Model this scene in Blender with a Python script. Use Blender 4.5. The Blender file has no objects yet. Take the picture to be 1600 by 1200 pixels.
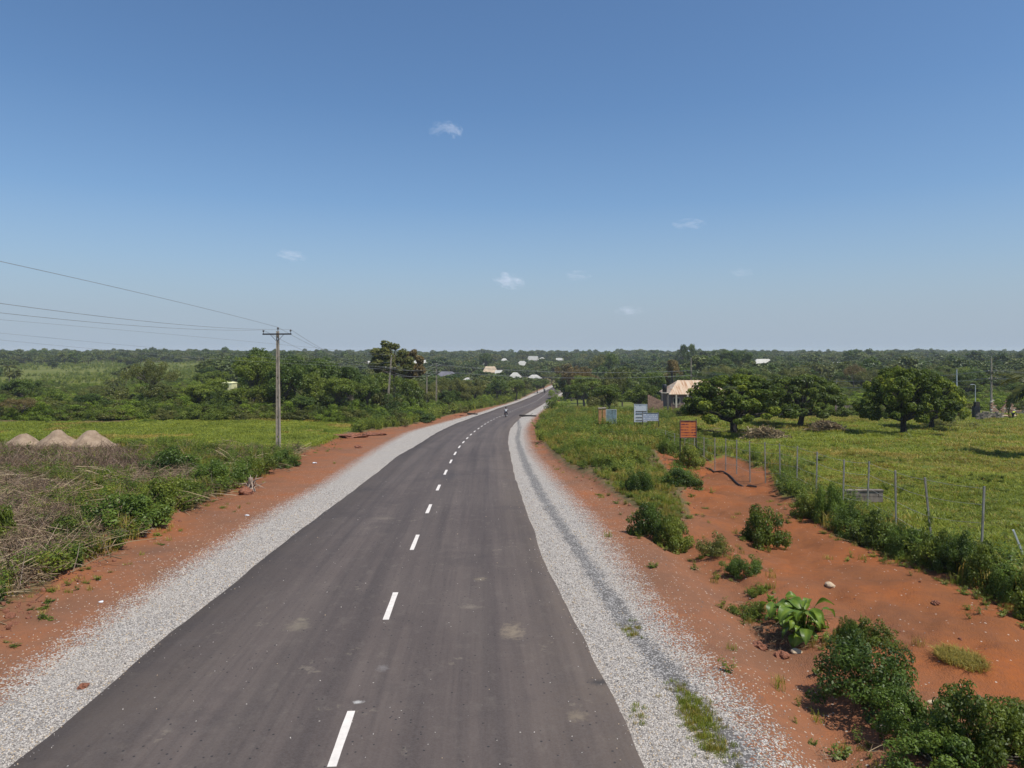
import bpy, math, random
import numpy as np
from mathutils import Vector, Matrix

# ------------------------------------------------------------------ camera, sky, sun, exposure
scene = bpy.context.scene
F = 1109.0            # focal length in pixels of the 1600 px wide frame
HOR = 548.0           # image row of the true horizon
CAM_Z = 5.6
cam_data = bpy.data.cameras.new("camera")
cam_data.sensor_width = 36.0
cam_data.lens = 36.0 * F / 1600.0
cam_data.shift_y = -(600.0 - HOR) / 1600.0
cam_data.clip_start = 0.1
cam_data.clip_end = 20000.0
cam = bpy.data.objects.new("camera", cam_data)
scene.collection.objects.link(cam)
cam.location = (0, 0, CAM_Z)
cam.rotation_euler = (math.radians(90), 0, 0)
scene.camera = cam

SUN_EL = math.radians(62.0)
SUN_AZ = math.radians(124.0)     # clockwise from +Y: the sun stands to the right and slightly behind the view
world = bpy.data.worlds.new("World")
scene.world = world
world.use_nodes = True
wn = world.node_tree.nodes
bgn = wn["Background"]
sky = wn.new("ShaderNodeTexSky")
sky.sky_type = 'NISHITA'
sky.sun_disc = False
sky.sun_elevation = SUN_EL
sky.sun_rotation = SUN_AZ
sky.altitude = 0
sky.air_density = 1.0
sky.dust_density = 0.8
sky.ozone_density = 6.0
# pale humid air low over the horizon, the same all the way round
wtc = wn.new("ShaderNodeTexCoord"); wsp = wn.new("ShaderNodeSeparateXYZ"); wrp = wn.new("ShaderNodeValToRGB"); wmx = wn.new("ShaderNodeMix")
wmx.data_type = 'RGBA'
wl_ = world.node_tree.links
wl_.new(wtc.outputs["Generated"], wsp.inputs[0]); wl_.new(wsp.outputs[2], wrp.inputs[0])
for p_, c_ in ((0.0, 0.97), (0.05, 0.84), (0.12, 0.42), (0.20, 0.10), (0.32, 0.0)):
    e_ = wrp.color_ramp.elements[0] if p_ == 0 else wrp.color_ramp.elements.new(p_)
    e_.position = p_; e_.color = (c_, c_, c_, 1)
wrp.color_ramp.elements[-1].color = (0, 0, 0, 1)
wtint = wn.new("ShaderNodeMix"); wtint.data_type = 'RGBA'; wtint.blend_type = 'MULTIPLY'; wtint.inputs[0].default_value = 1.0
wtint.inputs[7].default_value = (0.93, 1.04, 1.08, 1)
wl_.new(sky.outputs[0], wtint.inputs[6])
wl_.new(wrp.outputs[0], wmx.inputs[0]); wl_.new(wtint.outputs[2], wmx.inputs[6])
wmx.inputs[7].default_value = (3.30, 4.0, 4.9, 1)
wl_.new(wmx.outputs[2], bgn.inputs[0])
bgn.inputs[1].default_value = 0.115

sd = bpy.data.lights.new("sun", 'SUN')
sd.energy = 4.6
sd.angle = math.radians(0.6)
sd.color = (1.0, 0.955, 0.88)
sun = bpy.data.objects.new("sun", sd)
scene.collection.objects.link(sun)
sdir = Vector((math.sin(SUN_AZ) * math.cos(SUN_EL), math.cos(SUN_AZ) * math.cos(SUN_EL), math.sin(SUN_EL)))
sun.rotation_euler = sdir.to_track_quat('Z', 'Y').to_euler()
sun.location = (30, 10, 60)

vs = scene.view_settings
vs.view_transform = 'Standard'
vs.look = 'None'
vs.exposure = 0.0
vs.gamma = 1.0
vs.use_curve_mapping = False
scene.render.engine = 'CYCLES'
cy = scene.cycles
cy.use_denoising = True
cy.max_bounces = 6
cy.diffuse_bounces = 3
cy.glossy_bounces = 2
cy.transmission_bounces = 4
cy.transparent_max_bounces = 8
cy.volume_bounces = 2
cy.caustics_reflective = False
cy.caustics_refractive = False
scene.render.film_transparent = False

# ------------------------------------------------------------------ small tools
rng = np.random.default_rng(7)
random.seed(7)
C = scene.collection
GROUND_OBJ = {}


def vnoise(x, y, seed=0):
    """smooth value noise in [-1, 1], vectorised"""
    x = np.asarray(x, float); y = np.asarray(y, float)
    xi = np.floor(x).astype(np.int64); yi = np.floor(y).astype(np.int64)
    fx = x - xi; fy = y - yi
    fx = fx * fx * (3 - 2 * fx); fy = fy * fy * (3 - 2 * fy)

    def h(a, b):
        n = (a * 374761393 + b * 668265263 + seed * 1274126177) & 0xffffffff
        n = ((n ^ (n >> 13)) * 1274126177) & 0xffffffff
        return ((n ^ (n >> 16)) & 0xffff) / 32767.5 - 1.0
    return (h(xi, yi) * (1 - fx) + h(xi + 1, yi) * fx) * (1 - fy) + (h(xi, yi + 1) * (1 - fx) + h(xi + 1, yi + 1) * fx) * fy


def fbm(x, y, s, oct=3, seed=0):
    v = 0; a = 1.0; t = 0
    x = np.asarray(x, float); y = np.asarray(y, float)
    for k in range(oct):
        v = v + a * vnoise(x / s, y / s, seed + k * 17); t += a
        a *= 0.5; s *= 0.5
    return v / t


def sstep(a, b, x):
    t = np.clip((np.asarray(x, float) - a) / (b - a), 0, 1)
    return t * t * (3 - 2 * t)


# drop of the ground below the camera, along the road and to either side of it
KR = np.array([(-60, 5.2), (0, 5.62), (11.3, 5.79), (17.3, 5.93), (23.2, 6.10), (29.2, 6.36), (35, 6.66), (41, 6.96), (47, 7.27), (53, 7.6), (59, 7.93), (65, 8.3), (71, 8.67),
               (77, 9.02), (83, 9.36), (88.6, 9.69), (94.5, 10.04), (100, 10.36), (106, 10.7), (112, 11.04), (118, 11.39),
               (124, 11.72), (150, 13.1), (200, 15.2), (250, 16.6), (290, 17.35), (340, 18.3), (390, 19.1), (450, 19.5), (600, 17.5),
               (900, 12.5), (1200, 8.6), (1500, 9), (2700, 40)])
KL = np.array([(-60, 5.2), (0, 5.62), (65, 8.3), (90, 9.2), (110, 9.9), (150, 11.0), (220, 12.3), (300, 12.6), (400, 12.0), (600, 10.2),
               (900, 8.4), (1200, 7.6), (1500, 9), (2700, 40)])
KG = np.array([(-60, 5.2), (0, 5.62), (65, 8.3), (100, 10.1), (130, 11.0), (160, 11.7), (250, 13.3), (400, 14.3), (600, 13.2), (900, 10.2),
               (1200, 7.8), (1500, 9), (2700, 40)])


def smooth_interp(y, K):
    y = np.asarray(y, float)
    w = 2.5 + 0.05 * np.clip(y, 0, 2000)
    return (np.interp(y - w, K[:, 0], K[:, 1]) + 2 * np.interp(y, K[:, 0], K[:, 1]) + np.interp(y + w, K[:, 0], K[:, 1])) / 4


def drop(x, y):
    x = np.asarray(x, float); y = np.asarray(y, float)
    r = smooth_interp(y, KR)
    t = x / np.maximum(y, 20.0)
    near = sstep(60, 110, y)
    wl = sstep(-0.13, -0.36, t) * near
    wr = sstep(0.17, 0.30, t) * near
    d = r * (1 - wl - wr) + smooth_interp(y, KL) * wl + smooth_interp(y, KG) * wr
    d = d + fbm(x, y, 180.0, 2, 5) * (1.2 * sstep(250, 600, y) + 2.2 * sstep(700, 1100, y))
    return d


def base_z(x, y):
    return CAM_Z - drop(x, y)


def G(u, v):
    """ground point seen at photo pixel (u, v)"""
    lo, hi = 3.0, 1200.0
    k = (v - HOR) / F
    y = lo
    step = 0.5
    while y < hi:
        x = (u - 800) / F * y
        if float(drop(x, y)) / y <= k:
            break
        y += step; step = 0.25 + y * 0.01
    a, b = max(y - step * 1.2, 0.5), y
    for _ in range(24):
        m = (a + b) / 2
        if float(drop((u - 800) / F * m, m)) / m <= k: b = m
        else: a = m
    return ((u - 800) / F * b, b)


def project(x, y, z):
    return 800 + F * x / y, HOR - F * (z - CAM_Z) / y


def top_at(v, yd_): return CAM_Z + (HOR - v) / F * yd_


def to_plan(pts):
    return np.array([G(u, v) for u, v in pts])


def edge_fn(pts, far):
    P = to_plan(pts)
    P = P[np.argsort(P[:, 1])]
    ys, xs = list(P[:, 1]), list(P[:, 0])
    n0 = min(3, len(ys) - 1)
    s0 = (xs[n0] - xs[0]) / (ys[n0] - ys[0])
    ys = [-60] + ys; xs = [xs[0] + s0 * (-60 - ys[1])] + xs
    for (yy, xx) in far:
        if yy > ys[-1]: ys.append(yy); xs.append(xx)
    ys = np.array(ys); xs = np.array(xs)

    def f(y):
        y = np.asarray(y, float)
        w = 0.6 + 0.05 * np.clip(y, 0, 400)
        return (np.interp(y - w, ys, xs) + np.interp(y - w / 2, ys, xs) + np.interp(y, ys, xs) + np.interp(y + w / 2, ys, xs) + np.interp(y + w, ys, xs)) / 5
    return f


FARL = [(440, 31.0), (520, 44.0), (640, 68.0)]
x_la = edge_fn([(12, 1199), (125, 1111), (234, 1014), (312, 955), (403, 881), (500, 805.6), (535, 779), (575, 750), (625, 710),
                (650, 697), (678, 678.5), (706, 664.5), (744, 650), (781, 637), (809, 628.5), (837, 617), (856, 609), (867, 603)], FARL)
x_ra = edge_fn([(1008, 1196), (981, 1130), (950, 1064), (919, 1005), (887, 946), (856, 883), (840, 840), (825, 805), (815, 775), (807, 750),
                (800, 723), (795, 697), (794, 683), (798, 669), (808, 658), (819, 648), (837, 638.5), (856, 626), (871, 618), (876, 614)],
               [(360, 30.0), (440, 41.0), (520, 54.0), (640, 78.0)])
x_lg = edge_fn([(0, 1080), (78, 1027), (156, 974), (234, 921), (297, 881), (375, 834), (437, 793), (500, 760), (555, 723), (600, 695),
                (637, 675), (663, 668), (700, 658), (740, 647), (775, 636), (809, 625), (837, 612.5), (856, 604), (867, 599.6)],
               [(480, 36.0), (640, 66.0)])
x_rg = edge_fn([(1232, 1196), (1190, 1140), (1130, 1070), (1059, 996), (1012, 936), (972, 883), (945, 840), (920, 807), (895, 780), (868, 752),
                (848, 727), (832, 710), (826, 695), (821, 675), (824, 665), (832, 654), (845, 643), (862, 632), (873, 623), (880, 616)],
               [(360, 33.5), (440, 44.5), (520, 57.5), (640, 81.5)])
x_ld = edge_fn([(-60, 1002), (0, 962), (60, 925), (120, 885), (200, 848), (300, 793), (380, 753), (450, 720), (500, 700), (535, 682), (580, 674),
                (620, 670), (660, 661), (700, 650), (760, 637), (800, 628), (835, 612), (856, 602)], [(480, 34.0), (640, 64.0)])
x_c = edge_fn([(535, 1158), (548, 1116), (603, 972), (618, 929), (643, 862), (653, 838), (673, 790), (687, 759), (698, 735.5), (705.7, 719.5),
               (712.4, 707), (719, 697), (725.6, 690.2), (731, 684.2), (737, 678.4), (743, 673.6), (749, 669.2), (754, 665.8), (759, 662.5),
               (763.8, 659.5), (768, 656.9), (772.8, 654.8), (777.5, 652.5), (795.8, 644.5), (804, 640.8), (811, 638), (822, 634.3), (838, 627), (858, 612)],
              [(480, 43.0), (640, 73.0)])

DIRT_R = to_plan([(843, 648), (838, 665), (845, 690), (862, 712), (890, 735), (925, 748), (955, 770), (985, 793), (1010, 812), (1050, 835), (1074, 820),
                  (1078, 795), (1066, 774), (1090, 754), (1060, 735), (1030, 722), (1025, 706), (1060, 702), (1085, 712), (1110, 718),
                  (1135, 712), (1165, 718), (1200, 735), (1215, 765), (1240, 785), (1290, 812), (1330, 836), (1390, 853), (1440, 880), (1500, 905), (1560, 935), (1620, 965),
                  (1800, 1045), (2500, 1330), (3000, 2200), (900, 2200), (850, 870), (800, 740), (794, 690), (806, 660), (830, 640)])


DITCH = to_plan([(1330, 1190), (1300, 1100), (1230, 1010), (1190, 960), (1130, 900), (1080, 860)])
DITCH = DITCH[np.argsort(DITCH[:, 1])]


def poly_sd(px, py, poly):
    """signed distance to a polygon, positive inside"""
    px = np.asarray(px, float); py = np.asarray(py, float)
    n = len(poly); best = np.full(px.shape, 1e9); inside = np.zeros(px.shape, bool)
    for i in range(n):
        ax, ay = poly[i]; bx, by = poly[(i + 1) % n]
        ex, ey = bx - ax, by - ay
        t = np.clip(((px - ax) * ex + (py - ay) * ey) / (ex * ex + ey * ey + 1e-9), 0, 1)
        d = (px - ax - t * ex) ** 2 + (py - ay - t * ey) ** 2
        best = np.minimum(best, d)
        c = ((ay > py) != (by > py)) & (px < (bx - ax) * (py - ay) / (by - ay + 1e-12) + ax)
        inside ^= c
    return np.where(inside, 1, -1) * np.sqrt(best)


def masks(x, y):
    """signed distances (m): gravel left, gravel right, dirt; positive inside"""
    x = np.asarray(x, float); y = np.asarray(y, float)
    cl = x_c(y)
    left = x < cl
    gl = x - x_lg(y)
    gr = x_rg(y) - x
    gr_cr = np.where(y > 330, gr, gr)
    gra = np.where(left, gl, gr_cr)
    dl = x - x_ld(y)
    dr = np.full(x.shape, -50.0)
    near = (y < 135) & (~left)
    if near.any():
        dr[near] = poly_sd(x[near], y[near], DIRT_R)
    fr = (~left) & (y >= 100)
    dr[fr] = np.maximum(dr[fr], (x_rg(y[fr]) + 1.0 - x[fr]))
    di = np.where(left, dl, dr)
    di = np.maximum(di, gra)
    gra = np.where(y > 560, -50.0, gra); di = np.where(y > 560, -50.0, di)
    return gra, di


def ground_z(x, y, full=False):
    x = np.asarray(x, float); y = np.asarray(y, float)
    gra, di = masks(x, y)
    z = base_z(x, y)
    cl = x_c(y)
    left = x < cl
    fade = 1 - sstep(110, 220, y)
    wob = fbm(x, y, 1.6, 3, 11)
    # left: ragged earth berm where the weeds begin
    dl = x - x_ld(y)
    z = z + np.where(left, np.exp(-((dl + 0.4) / 0.55) ** 2) * (0.24 + 0.22 * wob) * fade, 0)
    # right: undulating earth, cut bank at the edge of the weeds, drain that runs beside the shoulder
    r = sstep(0.6, 4.0, x - x_rg(y)) * (~left)
    z = z + r * fade * (0.42 * fbm(x, y, 4.6, 2, 31) + 0.17 * fbm(x, y, 1.1, 3, 41) - 0.16 * (1 - np.abs(fbm(x, y * 0.6, 2.6, 2, 43))) ** 6 - 0.0)
    z = z - (~left) * fade * 0.34 * np.exp(-((x - np.interp(y, DITCH[:, 1], DITCH[:, 0])) / 0.75) ** 2) * sstep(27, 22, y)
    z = z + np.where(left, 0, sstep(0.35, -0.25, di) * 0.22 * fade * sstep(34, 26, -(-y) * 1.0 * 0 + 60 - y))
    # left weeds area a little uneven
    l2 = sstep(0.3, 2.5, -dl) * left
    z = z + l2 * fade * 0.16 * fbm(x, y, 3.0, 3, 51)
    # fine relief on gravel/dirt
    z = z + 0.012 * fbm(x, y, 0.35, 2, 61) * (di > -0.5) * (y < 60)
    z = z - 0.03 * np.where(gra > 0, 1, 0) * 0
    # bed under the asphalt stays below it
    on = (x > x_la(y) - 0.15) & (x < x_ra(y) + 0.15)
    z = np.where(on, np.minimum(z, base_z(x, y) - 0.02), z)
    return z


def gz(x, y):
    return float(ground_z(np.array([x], float), np.array([y], float))[0])


def gz_many(x, y):
    return ground_z(np.asarray(x, float), np.asarray(y, float))


def GP(u, v):
    x, y = G(u, v)
    return Vector((x, y, gz(x, y)))


def link(o, parent=None):
    C.objects.link(o)
    if parent is not None:
        o.parent = parent
    return o


def mk_mesh(name, V, faces, mats, midx=None, smooth=False, attrs=None):
    me = bpy.data.meshes.new(name)
    V = np.asarray(V, np.float32)
    if isinstance(faces, np.ndarray):
        n, k = faces.shape
        me.vertices.add(len(V)); me.vertices.foreach_set("co", V.ravel())
        me.loops.add(n * k); me.loops.foreach_set("vertex_index", faces.astype(np.int32).ravel())
        me.polygons.add(n)
        me.polygons.foreach_set("loop_start", np.arange(0, n * k, k, dtype=np.int32))
        me.update(calc_edges=True)
    else:
        me.from_pydata([tuple(map(float, v)) for v in V], [], [tuple(f) for f in faces])
        me.update()
    for m in (mats if isinstance(mats, (list, tuple)) else [mats]):
        me.materials.append(m)
    if midx is not None:
        me.polygons.foreach_set("material_index", np.asarray(midx, np.int32))
    if smooth:
        me.polygons.foreach_set("use_smooth", np.ones(len(me.polygons), bool))
    if attrs:
        for k, a in attrs.items():
            at = me.attributes.new(k, 'FLOAT', 'POINT')
            at.data.foreach_set("value", np.asarray(a, np.float32))
    return me


def tag(o, label=None, cat=None, group=None, kind=None):
    if label: o["label"] = label
    if cat: o["category"] = cat
    if group: o["group"] = group
    if kind: o["kind"] = kind
    return o


def empty(name, loc, rz=0.0):
    o = bpy.data.objects.new(name, None)
    o.empty_display_size = 0.3
    o.location = loc
    o.rotation_euler = (0, 0, rz)
    C.objects.link(o)
    return o


class MB:
    """collects simple solids into one mesh"""

    def __init__(self):
        self.v = []; self.f = []

    def add(self, vs_, fs):
        b = len(self.v)
        self.v += [tuple(v) for v in vs_]
        self.f += [tuple(b + i for i in f) for f in fs]
        return self

    def box(self, c, s, rz=0.0, rx=0.0, ry=0.0):
        M = Matrix.Translation(c) @ Matrix.Rotation(rz, 4, 'Z') @ Matrix.Rotation(ry, 4, 'Y') @ Matrix.Rotation(rx, 4, 'X')
        hx, hy, hz = s[0] / 2, s[1] / 2, s[2] / 2
        P = [M @ Vector((x, y, z)) for z in (-hz, hz) for x, y in ((-hx, -hy), (hx, -hy), (hx, hy), (-hx, hy))]
        return self.add(P, [(3, 2, 1, 0), (4, 5, 6, 7), (0, 1, 5, 4), (1, 2, 6, 5), (2, 3, 7, 6), (3, 0, 4, 7)])

    def tube(self, pts, rad, n=6, caps=True):
        pts = [Vector(p) for p in pts]
        if not hasattr(rad, '__len__'): rad = [rad] * len(pts)
        rings = []
        prev = None
        for i, p in enumerate(pts):
            d = (pts[min(i + 1, len(pts) - 1)] - pts[max(i - 1, 0)])
            if d.length < 1e-6: d = Vector((0, 0, 1))
            d.normalize()
            a = d.orthogonal().normalized() if prev is None else (prev - d * prev.dot(d)).normalized()
            prev = a
            b = d.cross(a)
            rings.append([p + (a * math.cos(2 * math.pi * k / n) + b * math.sin(2 * math.pi * k / n)) * rad[i] for k in range(n)])
        V = [q for r in rings for q in r]
        Fs = []
        for i in range(len(pts) - 1):
            for k in range(n):
                Fs.append((i * n + k, i * n + (k + 1) % n, (i + 1) * n + (k + 1) % n, (i + 1) * n + k))
        if caps:
            Fs.append(tuple(reversed(range(n)))); Fs.append(tuple((len(pts) - 1) * n + k for k in range(n)))
        return self.add(V, Fs)

    def lathe(self, c, prof, n=10):
        """prof: (r, z) pairs"""
        V = []; Fs = []
        for (r, z) in prof:
            for k in range(n):
                a = 2 * math.pi * k / n
                V.append((c[0] + r * math.cos(a), c[1] + r * math.sin(a), c[2] + z))
        for i in range(len(prof) - 1):
            for k in range(n):
                Fs.append((i * n + k, i * n + (k + 1) % n, (i + 1) * n + (k + 1) % n, (i + 1) * n + k))
        Fs.append(tuple(reversed(range(n)))); Fs.append(tuple((len(prof) - 1) * n + k for k in range(n)))
        return self.add(V, Fs)

    def mesh(self, name, mat, smooth=False):
        return mk_mesh(name, self.v, self.f, mat, smooth=smooth)

    def build(self, name, mat, parent=None, smooth=False, loc=None):
        o = bpy.data.objects.new(name, self.mesh(name, mat, smooth))
        if loc is not None: o.location = loc
        return link(o, parent)


def blob_mesh(name, mat, r=1.0, squash=0.7, noise=0.25, seed=0, n=2):
    """lumpy stone: a distorted icosphere"""
    import bmesh
    bm = bmesh.new()
    bmesh.ops.create_icosphere(bm, subdivisions=n, radius=r)
    for v in bm.verts:
        d = 1 + noise * float(fbm(v.co.x * 3 + seed * 9.1, v.co.y * 3 + v.co.z * 2.3, 1.4, 2, seed))
        v.co = Vector((v.co.x * d, v.co.y * d, v.co.z * d * squash))
    me = bpy.data.meshes.new(name)
    bm.to_mesh(me); bm.free()
    me.materials.append(mat)
    return me


# ------------------------------------------------------------------ materials
def new_mat(name, rough=0.8, spec=0.3):
    m = bpy.data.materials.new(name)
    m.use_nodes = True
    nt = m.node_tree
    b = nt.nodes["Principled BSDF"]
    b.inputs["Roughness"].default_value = rough
    b.inputs["Specular IOR Level"].default_value = spec
    return m, nt, b


class N:
    """short-hand for node building"""

    def __init__(self, nt): self.nt = nt

    def new(self, t, **kw):
        n = self.nt.nodes.new(t)
        for k, v in kw.items(): setattr(n, k, v)
        return n

    def sock(self, s, v):
        if isinstance(v, bpy.types.NodeSocket): self.nt.links.new(v, s)
        elif v is not None: s.default_value = v

    def math(self, op, a, b=None, c=None, clamp=False):
        n = self.new("ShaderNodeMath", operation=op, use_clamp=clamp)
        self.sock(n.inputs[0], a)
        if b is not None: self.sock(n.inputs[1], b)
        if c is not None: self.sock(n.inputs[2], c)
        return n.outputs[0]

    def mix(self, f, a, b, blend='MIX'):
        n = self.new("ShaderNodeMix", data_type='RGBA', blend_type=blend)
        self.sock(n.inputs[0], f)
        self.sock(n.inputs[6], a if isinstance(a, bpy.types.NodeSocket) else (*a, 1))
        self.sock(n.inputs[7], b if isinstance(b, bpy.types.NodeSocket) else (*b, 1))
        return n.outputs[2]

    def noise(self, vec, scale, detail=3.0, rough=0.55):
        n = self.new("ShaderNodeTexNoise")
        self.sock(n.inputs["Vector"], vec)
        n.inputs["Scale"].default_value = scale
        n.inputs["Detail"].default_value = detail
        n.inputs["Roughness"].default_value = rough
        return n.outputs[0]

    def voro(self, vec, scale, out="Color", feature='F1'):
        n = self.new("ShaderNodeTexVoronoi", feature=feature)
        self.sock(n.inputs["Vector"], vec)
        n.inputs["Scale"].default_value = scale
        return n.outputs[out]

    def ramp(self, fac, stops, interp='LINEAR'):
        n = self.new("ShaderNodeValToRGB")
        self.sock(n.inputs[0], fac)
        cr = n.color_ramp; cr.interpolation = interp
        while len(cr.elements) < len(stops): cr.elements.new(0.5)
        for e, (p, c) in zip(cr.elements, stops):
            e.position = p
            e.color = (*c, 1) if hasattr(c, '__len__') else (c, c, c, 1)
        return n.outputs[0]

    def maprange(self, v, a, b, c=0.0, d=1.0):
        n = self.new("ShaderNodeMapRange")
        self.sock(n.inputs[0], v)
        for i, q in enumerate((a, b, c, d)): n.inputs[1 + i].default_value = q
        return n.outputs[0]

    def attr(self, name, out="Fac"):
        n = self.new("ShaderNodeAttribute"); n.attribute_name = name
        return n.outputs[out]

    def pos(self): return self.new("ShaderNodeNewGeometry").outputs["Position"]

    def objco(self): return self.new("ShaderNodeTexCoord").outputs["Object"]

    def scalev(self, v, s):
        n = self.new("ShaderNodeVectorMath", operation='MULTIPLY')
        self.sock(n.inputs[0], v); n.inputs[1].default_value = s
        return n.outputs[0]

    def bump(self, h, strength, dist):
        n = self.new("ShaderNodeBump")
        self.sock(n.inputs["Height"], h)
        n.inputs["Strength"].default_value = strength
        n.inputs["Distance"].default_value = dist
        return n.outputs[0]

    def wire(self, a, b): self.nt.links.new(a, b)


def simple_mat(name, col, rough=0.8, var=0.15, scale=3.0, spec=0.3, metal=0.0, bump=0.0, dark=None):
    m, nt, b = new_mat(name, rough, spec)
    n = N(nt)
    p = n.objco()
    f = n.noise(p, scale, 4.0, 0.6)
    d = dark if dark else tuple(c * (1 - var * 2) for c in col)
    l = tuple(min(1, c * (1 + var)) for c in col)
    c = n.ramp(f, [(0.3, d), (0.62, l)])
    n.wire(c, b.inputs["Base Color"])
    b.inputs["Metallic"].default_value = metal
    if bump: n.wire(n.bump(f, 0.6, bump), b.inputs["Normal"])
    return m


def leaf_mat(name, cols, trans=0.35, rough=0.5, spec=0.35, vscale=0.35, rnd=0.35):
    """cols: dark, mid, light foliage colours; the tint attribute picks leaf by leaf"""
    m, nt, b = new_mat(name, rough, spec)
    n = N(nt)
    t = n.attr("tint")
    oi = n.new("ShaderNodeObjectInfo").outputs["Random"]
    big = n.noise(n.pos(), vscale, 2.0)
    f = n.math('ADD', n.math('MULTIPLY', t, 0.62), n.math('MULTIPLY', oi, rnd))
    f = n.math('ADD', f, n.math('MULTIPLY', n.math('SUBTRACT', big, 0.5), 0.75), clamp=True)
    c = n.ramp(f, [(0.08, cols[0]), (0.45, cols[1]), (0.92, cols[2])])
    n.wire(c, b.inputs["Base Color"])
    out = nt.nodes["Material Output"]
    tr = n.new("ShaderNodeBsdfTranslucent")
    hs = n.new("ShaderNodeHueSaturation"); hs.inputs["Value"].default_value = 1.35; hs.inputs["Hue"].default_value = 0.487
    n.wire(c, hs.inputs["Color"]); n.wire(hs.outputs[0], tr.inputs["Color"])
    mx = n.new("ShaderNodeMixShader"); mx.inputs[0].default_value = trans
    n.wire(b.outputs[0], mx.inputs[1]); n.wire(tr.outputs[0], mx.inputs[2])
    n.wire(mx.outputs[0], out.inputs["Surface"])
    return m


M = {}
M['leaf_dark'] = leaf_mat('foliage_dark', [(0.035, 0.061, 0.012), (0.079, 0.127, 0.021), (0.166, 0.220, 0.035)])
M['leaf_mid'] = leaf_mat('foliage_mid', [(0.048, 0.075, 0.011), (0.114, 0.159, 0.020), (0.232, 0.279, 0.036)])
M['leaf_bright'] = leaf_mat('foliage_bright', [(0.063, 0.105, 0.011), (0.154, 0.224, 0.020), (0.281, 0.361, 0.035)])
M['leaf_olive'] = leaf_mat('foliage_olive', [(0.063, 0.075, 0.016), (0.140, 0.152, 0.033), (0.251, 0.241, 0.056)])
M['leaf_brown'] = leaf_mat('foliage_brownish', [(0.083, 0.066, 0.023), (0.173, 0.131, 0.044), (0.314, 0.226, 0.084)])
M['leaf_cashew'] = leaf_mat('foliage_cashew', [(0.037, 0.060, 0.010), (0.110, 0.157, 0.017), (0.447, 0.480, 0.052)], rough=0.55, spec=0.25, rnd=0.2)
M['leaf_far'] = leaf_mat('foliage_far', [(0.031, 0.051, 0.012), (0.069, 0.099, 0.020), (0.133, 0.158, 0.032)], vscale=0.012, trans=0.25, rnd=0.75)
M['leaf_weed'] = leaf_mat('foliage_weed', [(0.048, 0.075, 0.011), (0.123, 0.166, 0.020), (0.268, 0.292, 0.039)])
M['leaf_bush'] = leaf_mat('foliage_bush', [(0.038, 0.068, 0.012), (0.091, 0.146, 0.021), (0.182, 0.258, 0.036)])
M['leaf_big'] = leaf_mat('foliage_broad', [(0.067, 0.113, 0.016), (0.128, 0.208, 0.023), (0.242, 0.321, 0.043)], rough=0.4)
M['grass'] = leaf_mat('grass_blades', [(0.099, 0.130, 0.013), (0.198, 0.246, 0.021), (0.357, 0.368, 0.041)], vscale=0.12)
M['grass_yel'] = leaf_mat('grass_yellowing', [(0.133, 0.128, 0.019), (0.267, 0.226, 0.036), (0.516, 0.376, 0.081)], vscale=0.15)
M['palm'] = leaf_mat('palm_leaf', [(0.035, 0.043, 0.008), (0.079, 0.092, 0.016), (0.187, 0.174, 0.036)])
M['palm_dry'] = leaf_mat('palm_leaf_yellow', [(0.180, 0.130, 0.030), (0.340, 0.260, 0.060), (0.500, 0.400, 0.110)])
M['dry'] = leaf_mat('dry_stalk', [(0.121, 0.082, 0.045), (0.253, 0.178, 0.098), (0.506, 0.388, 0.221)], trans=0.1)
M['dry_dark'] = leaf_mat('dead_twigs', [(0.084, 0.052, 0.032), (0.179, 0.114, 0.071), (0.325, 0.218, 0.133)], trans=0.05)
M['bark'] = simple_mat('bark', (0.115, 0.095, 0.075), 0.9, 0.3, 6.0, bump=0.02)
M['bark_dark'] = simple_mat('bark_dark', (0.045, 0.038, 0.032), 0.9, 0.3, 6.0, bump=0.02)
M['bark_pale'] = simple_mat('bark_pale', (0.30, 0.26, 0.21), 0.9, 0.25, 5.0, bump=0.02)
M['concrete'] = simple_mat('concrete_pole', (0.37, 0.31, 0.235), 0.9, 0.16, 2.5, bump=0.01)
M['concrete_dark'] = simple_mat('concrete_recess', (0.15, 0.135, 0.12), 0.9, 0.2, 2.5)
M['block'] = simple_mat('cement_block', (0.22, 0.18, 0.145), 0.95, 0.2, 3.0, bump=0.02)
M['mudblock'] = simple_mat('mud_block', (0.33, 0.20, 0.14), 0.95, 0.2, 3.0, bump=0.02)
M['iron'] = simple_mat('dark_iron', (0.035, 0.032, 0.032), 0.6, 0.2, 8.0)
M['porcelain'] = simple_mat('brown_porcelain', (0.030, 0.022, 0.022), 0.25, 0.1, 8.0, spec=0.6)
M['wire'] = simple_mat('aluminium_wire', (0.24, 0.24, 0.235), 0.5, 0.1, 1.0)
M['steel'] = simple_mat('galvanised_post', (0.34, 0.31, 0.27), 0.5, 0.15, 6.0, metal=0.35)
M['steel_bright'] = simple_mat('bright_steel', (0.62, 0.63, 0.64), 0.4, 0.1, 6.0, metal=0.3)
M['white_paint'] = simple_mat('road_paint', (0.70, 0.64, 0.57), 0.7, 0.06, 6.0)
M['roof_white'] = simple_mat('white_zinc_roof', (0.48, 0.46, 0.40), 0.5, 0.08, 0.6)
M['roof_grey'] = simple_mat('grey_roof', (0.17, 0.16, 0.18), 0.6, 0.15, 0.6)
M['roof_tan'] = simple_mat('tan_roof', (0.50, 0.38, 0.25), 0.6, 0.12, 0.6)
M['wall_cream'] = simple_mat('cream_wall', (0.52, 0.46, 0.37), 0.9, 0.12, 0.8)
M['wall_yellow'] = simple_mat('pale_yellow_wall', (0.78, 0.76, 0.44), 0.9, 0.05, 0.8)
M['wall_mauve'] = simple_mat('purple_brown_wall', (0.22, 0.145, 0.135), 0.9, 0.15, 0.8)
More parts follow.
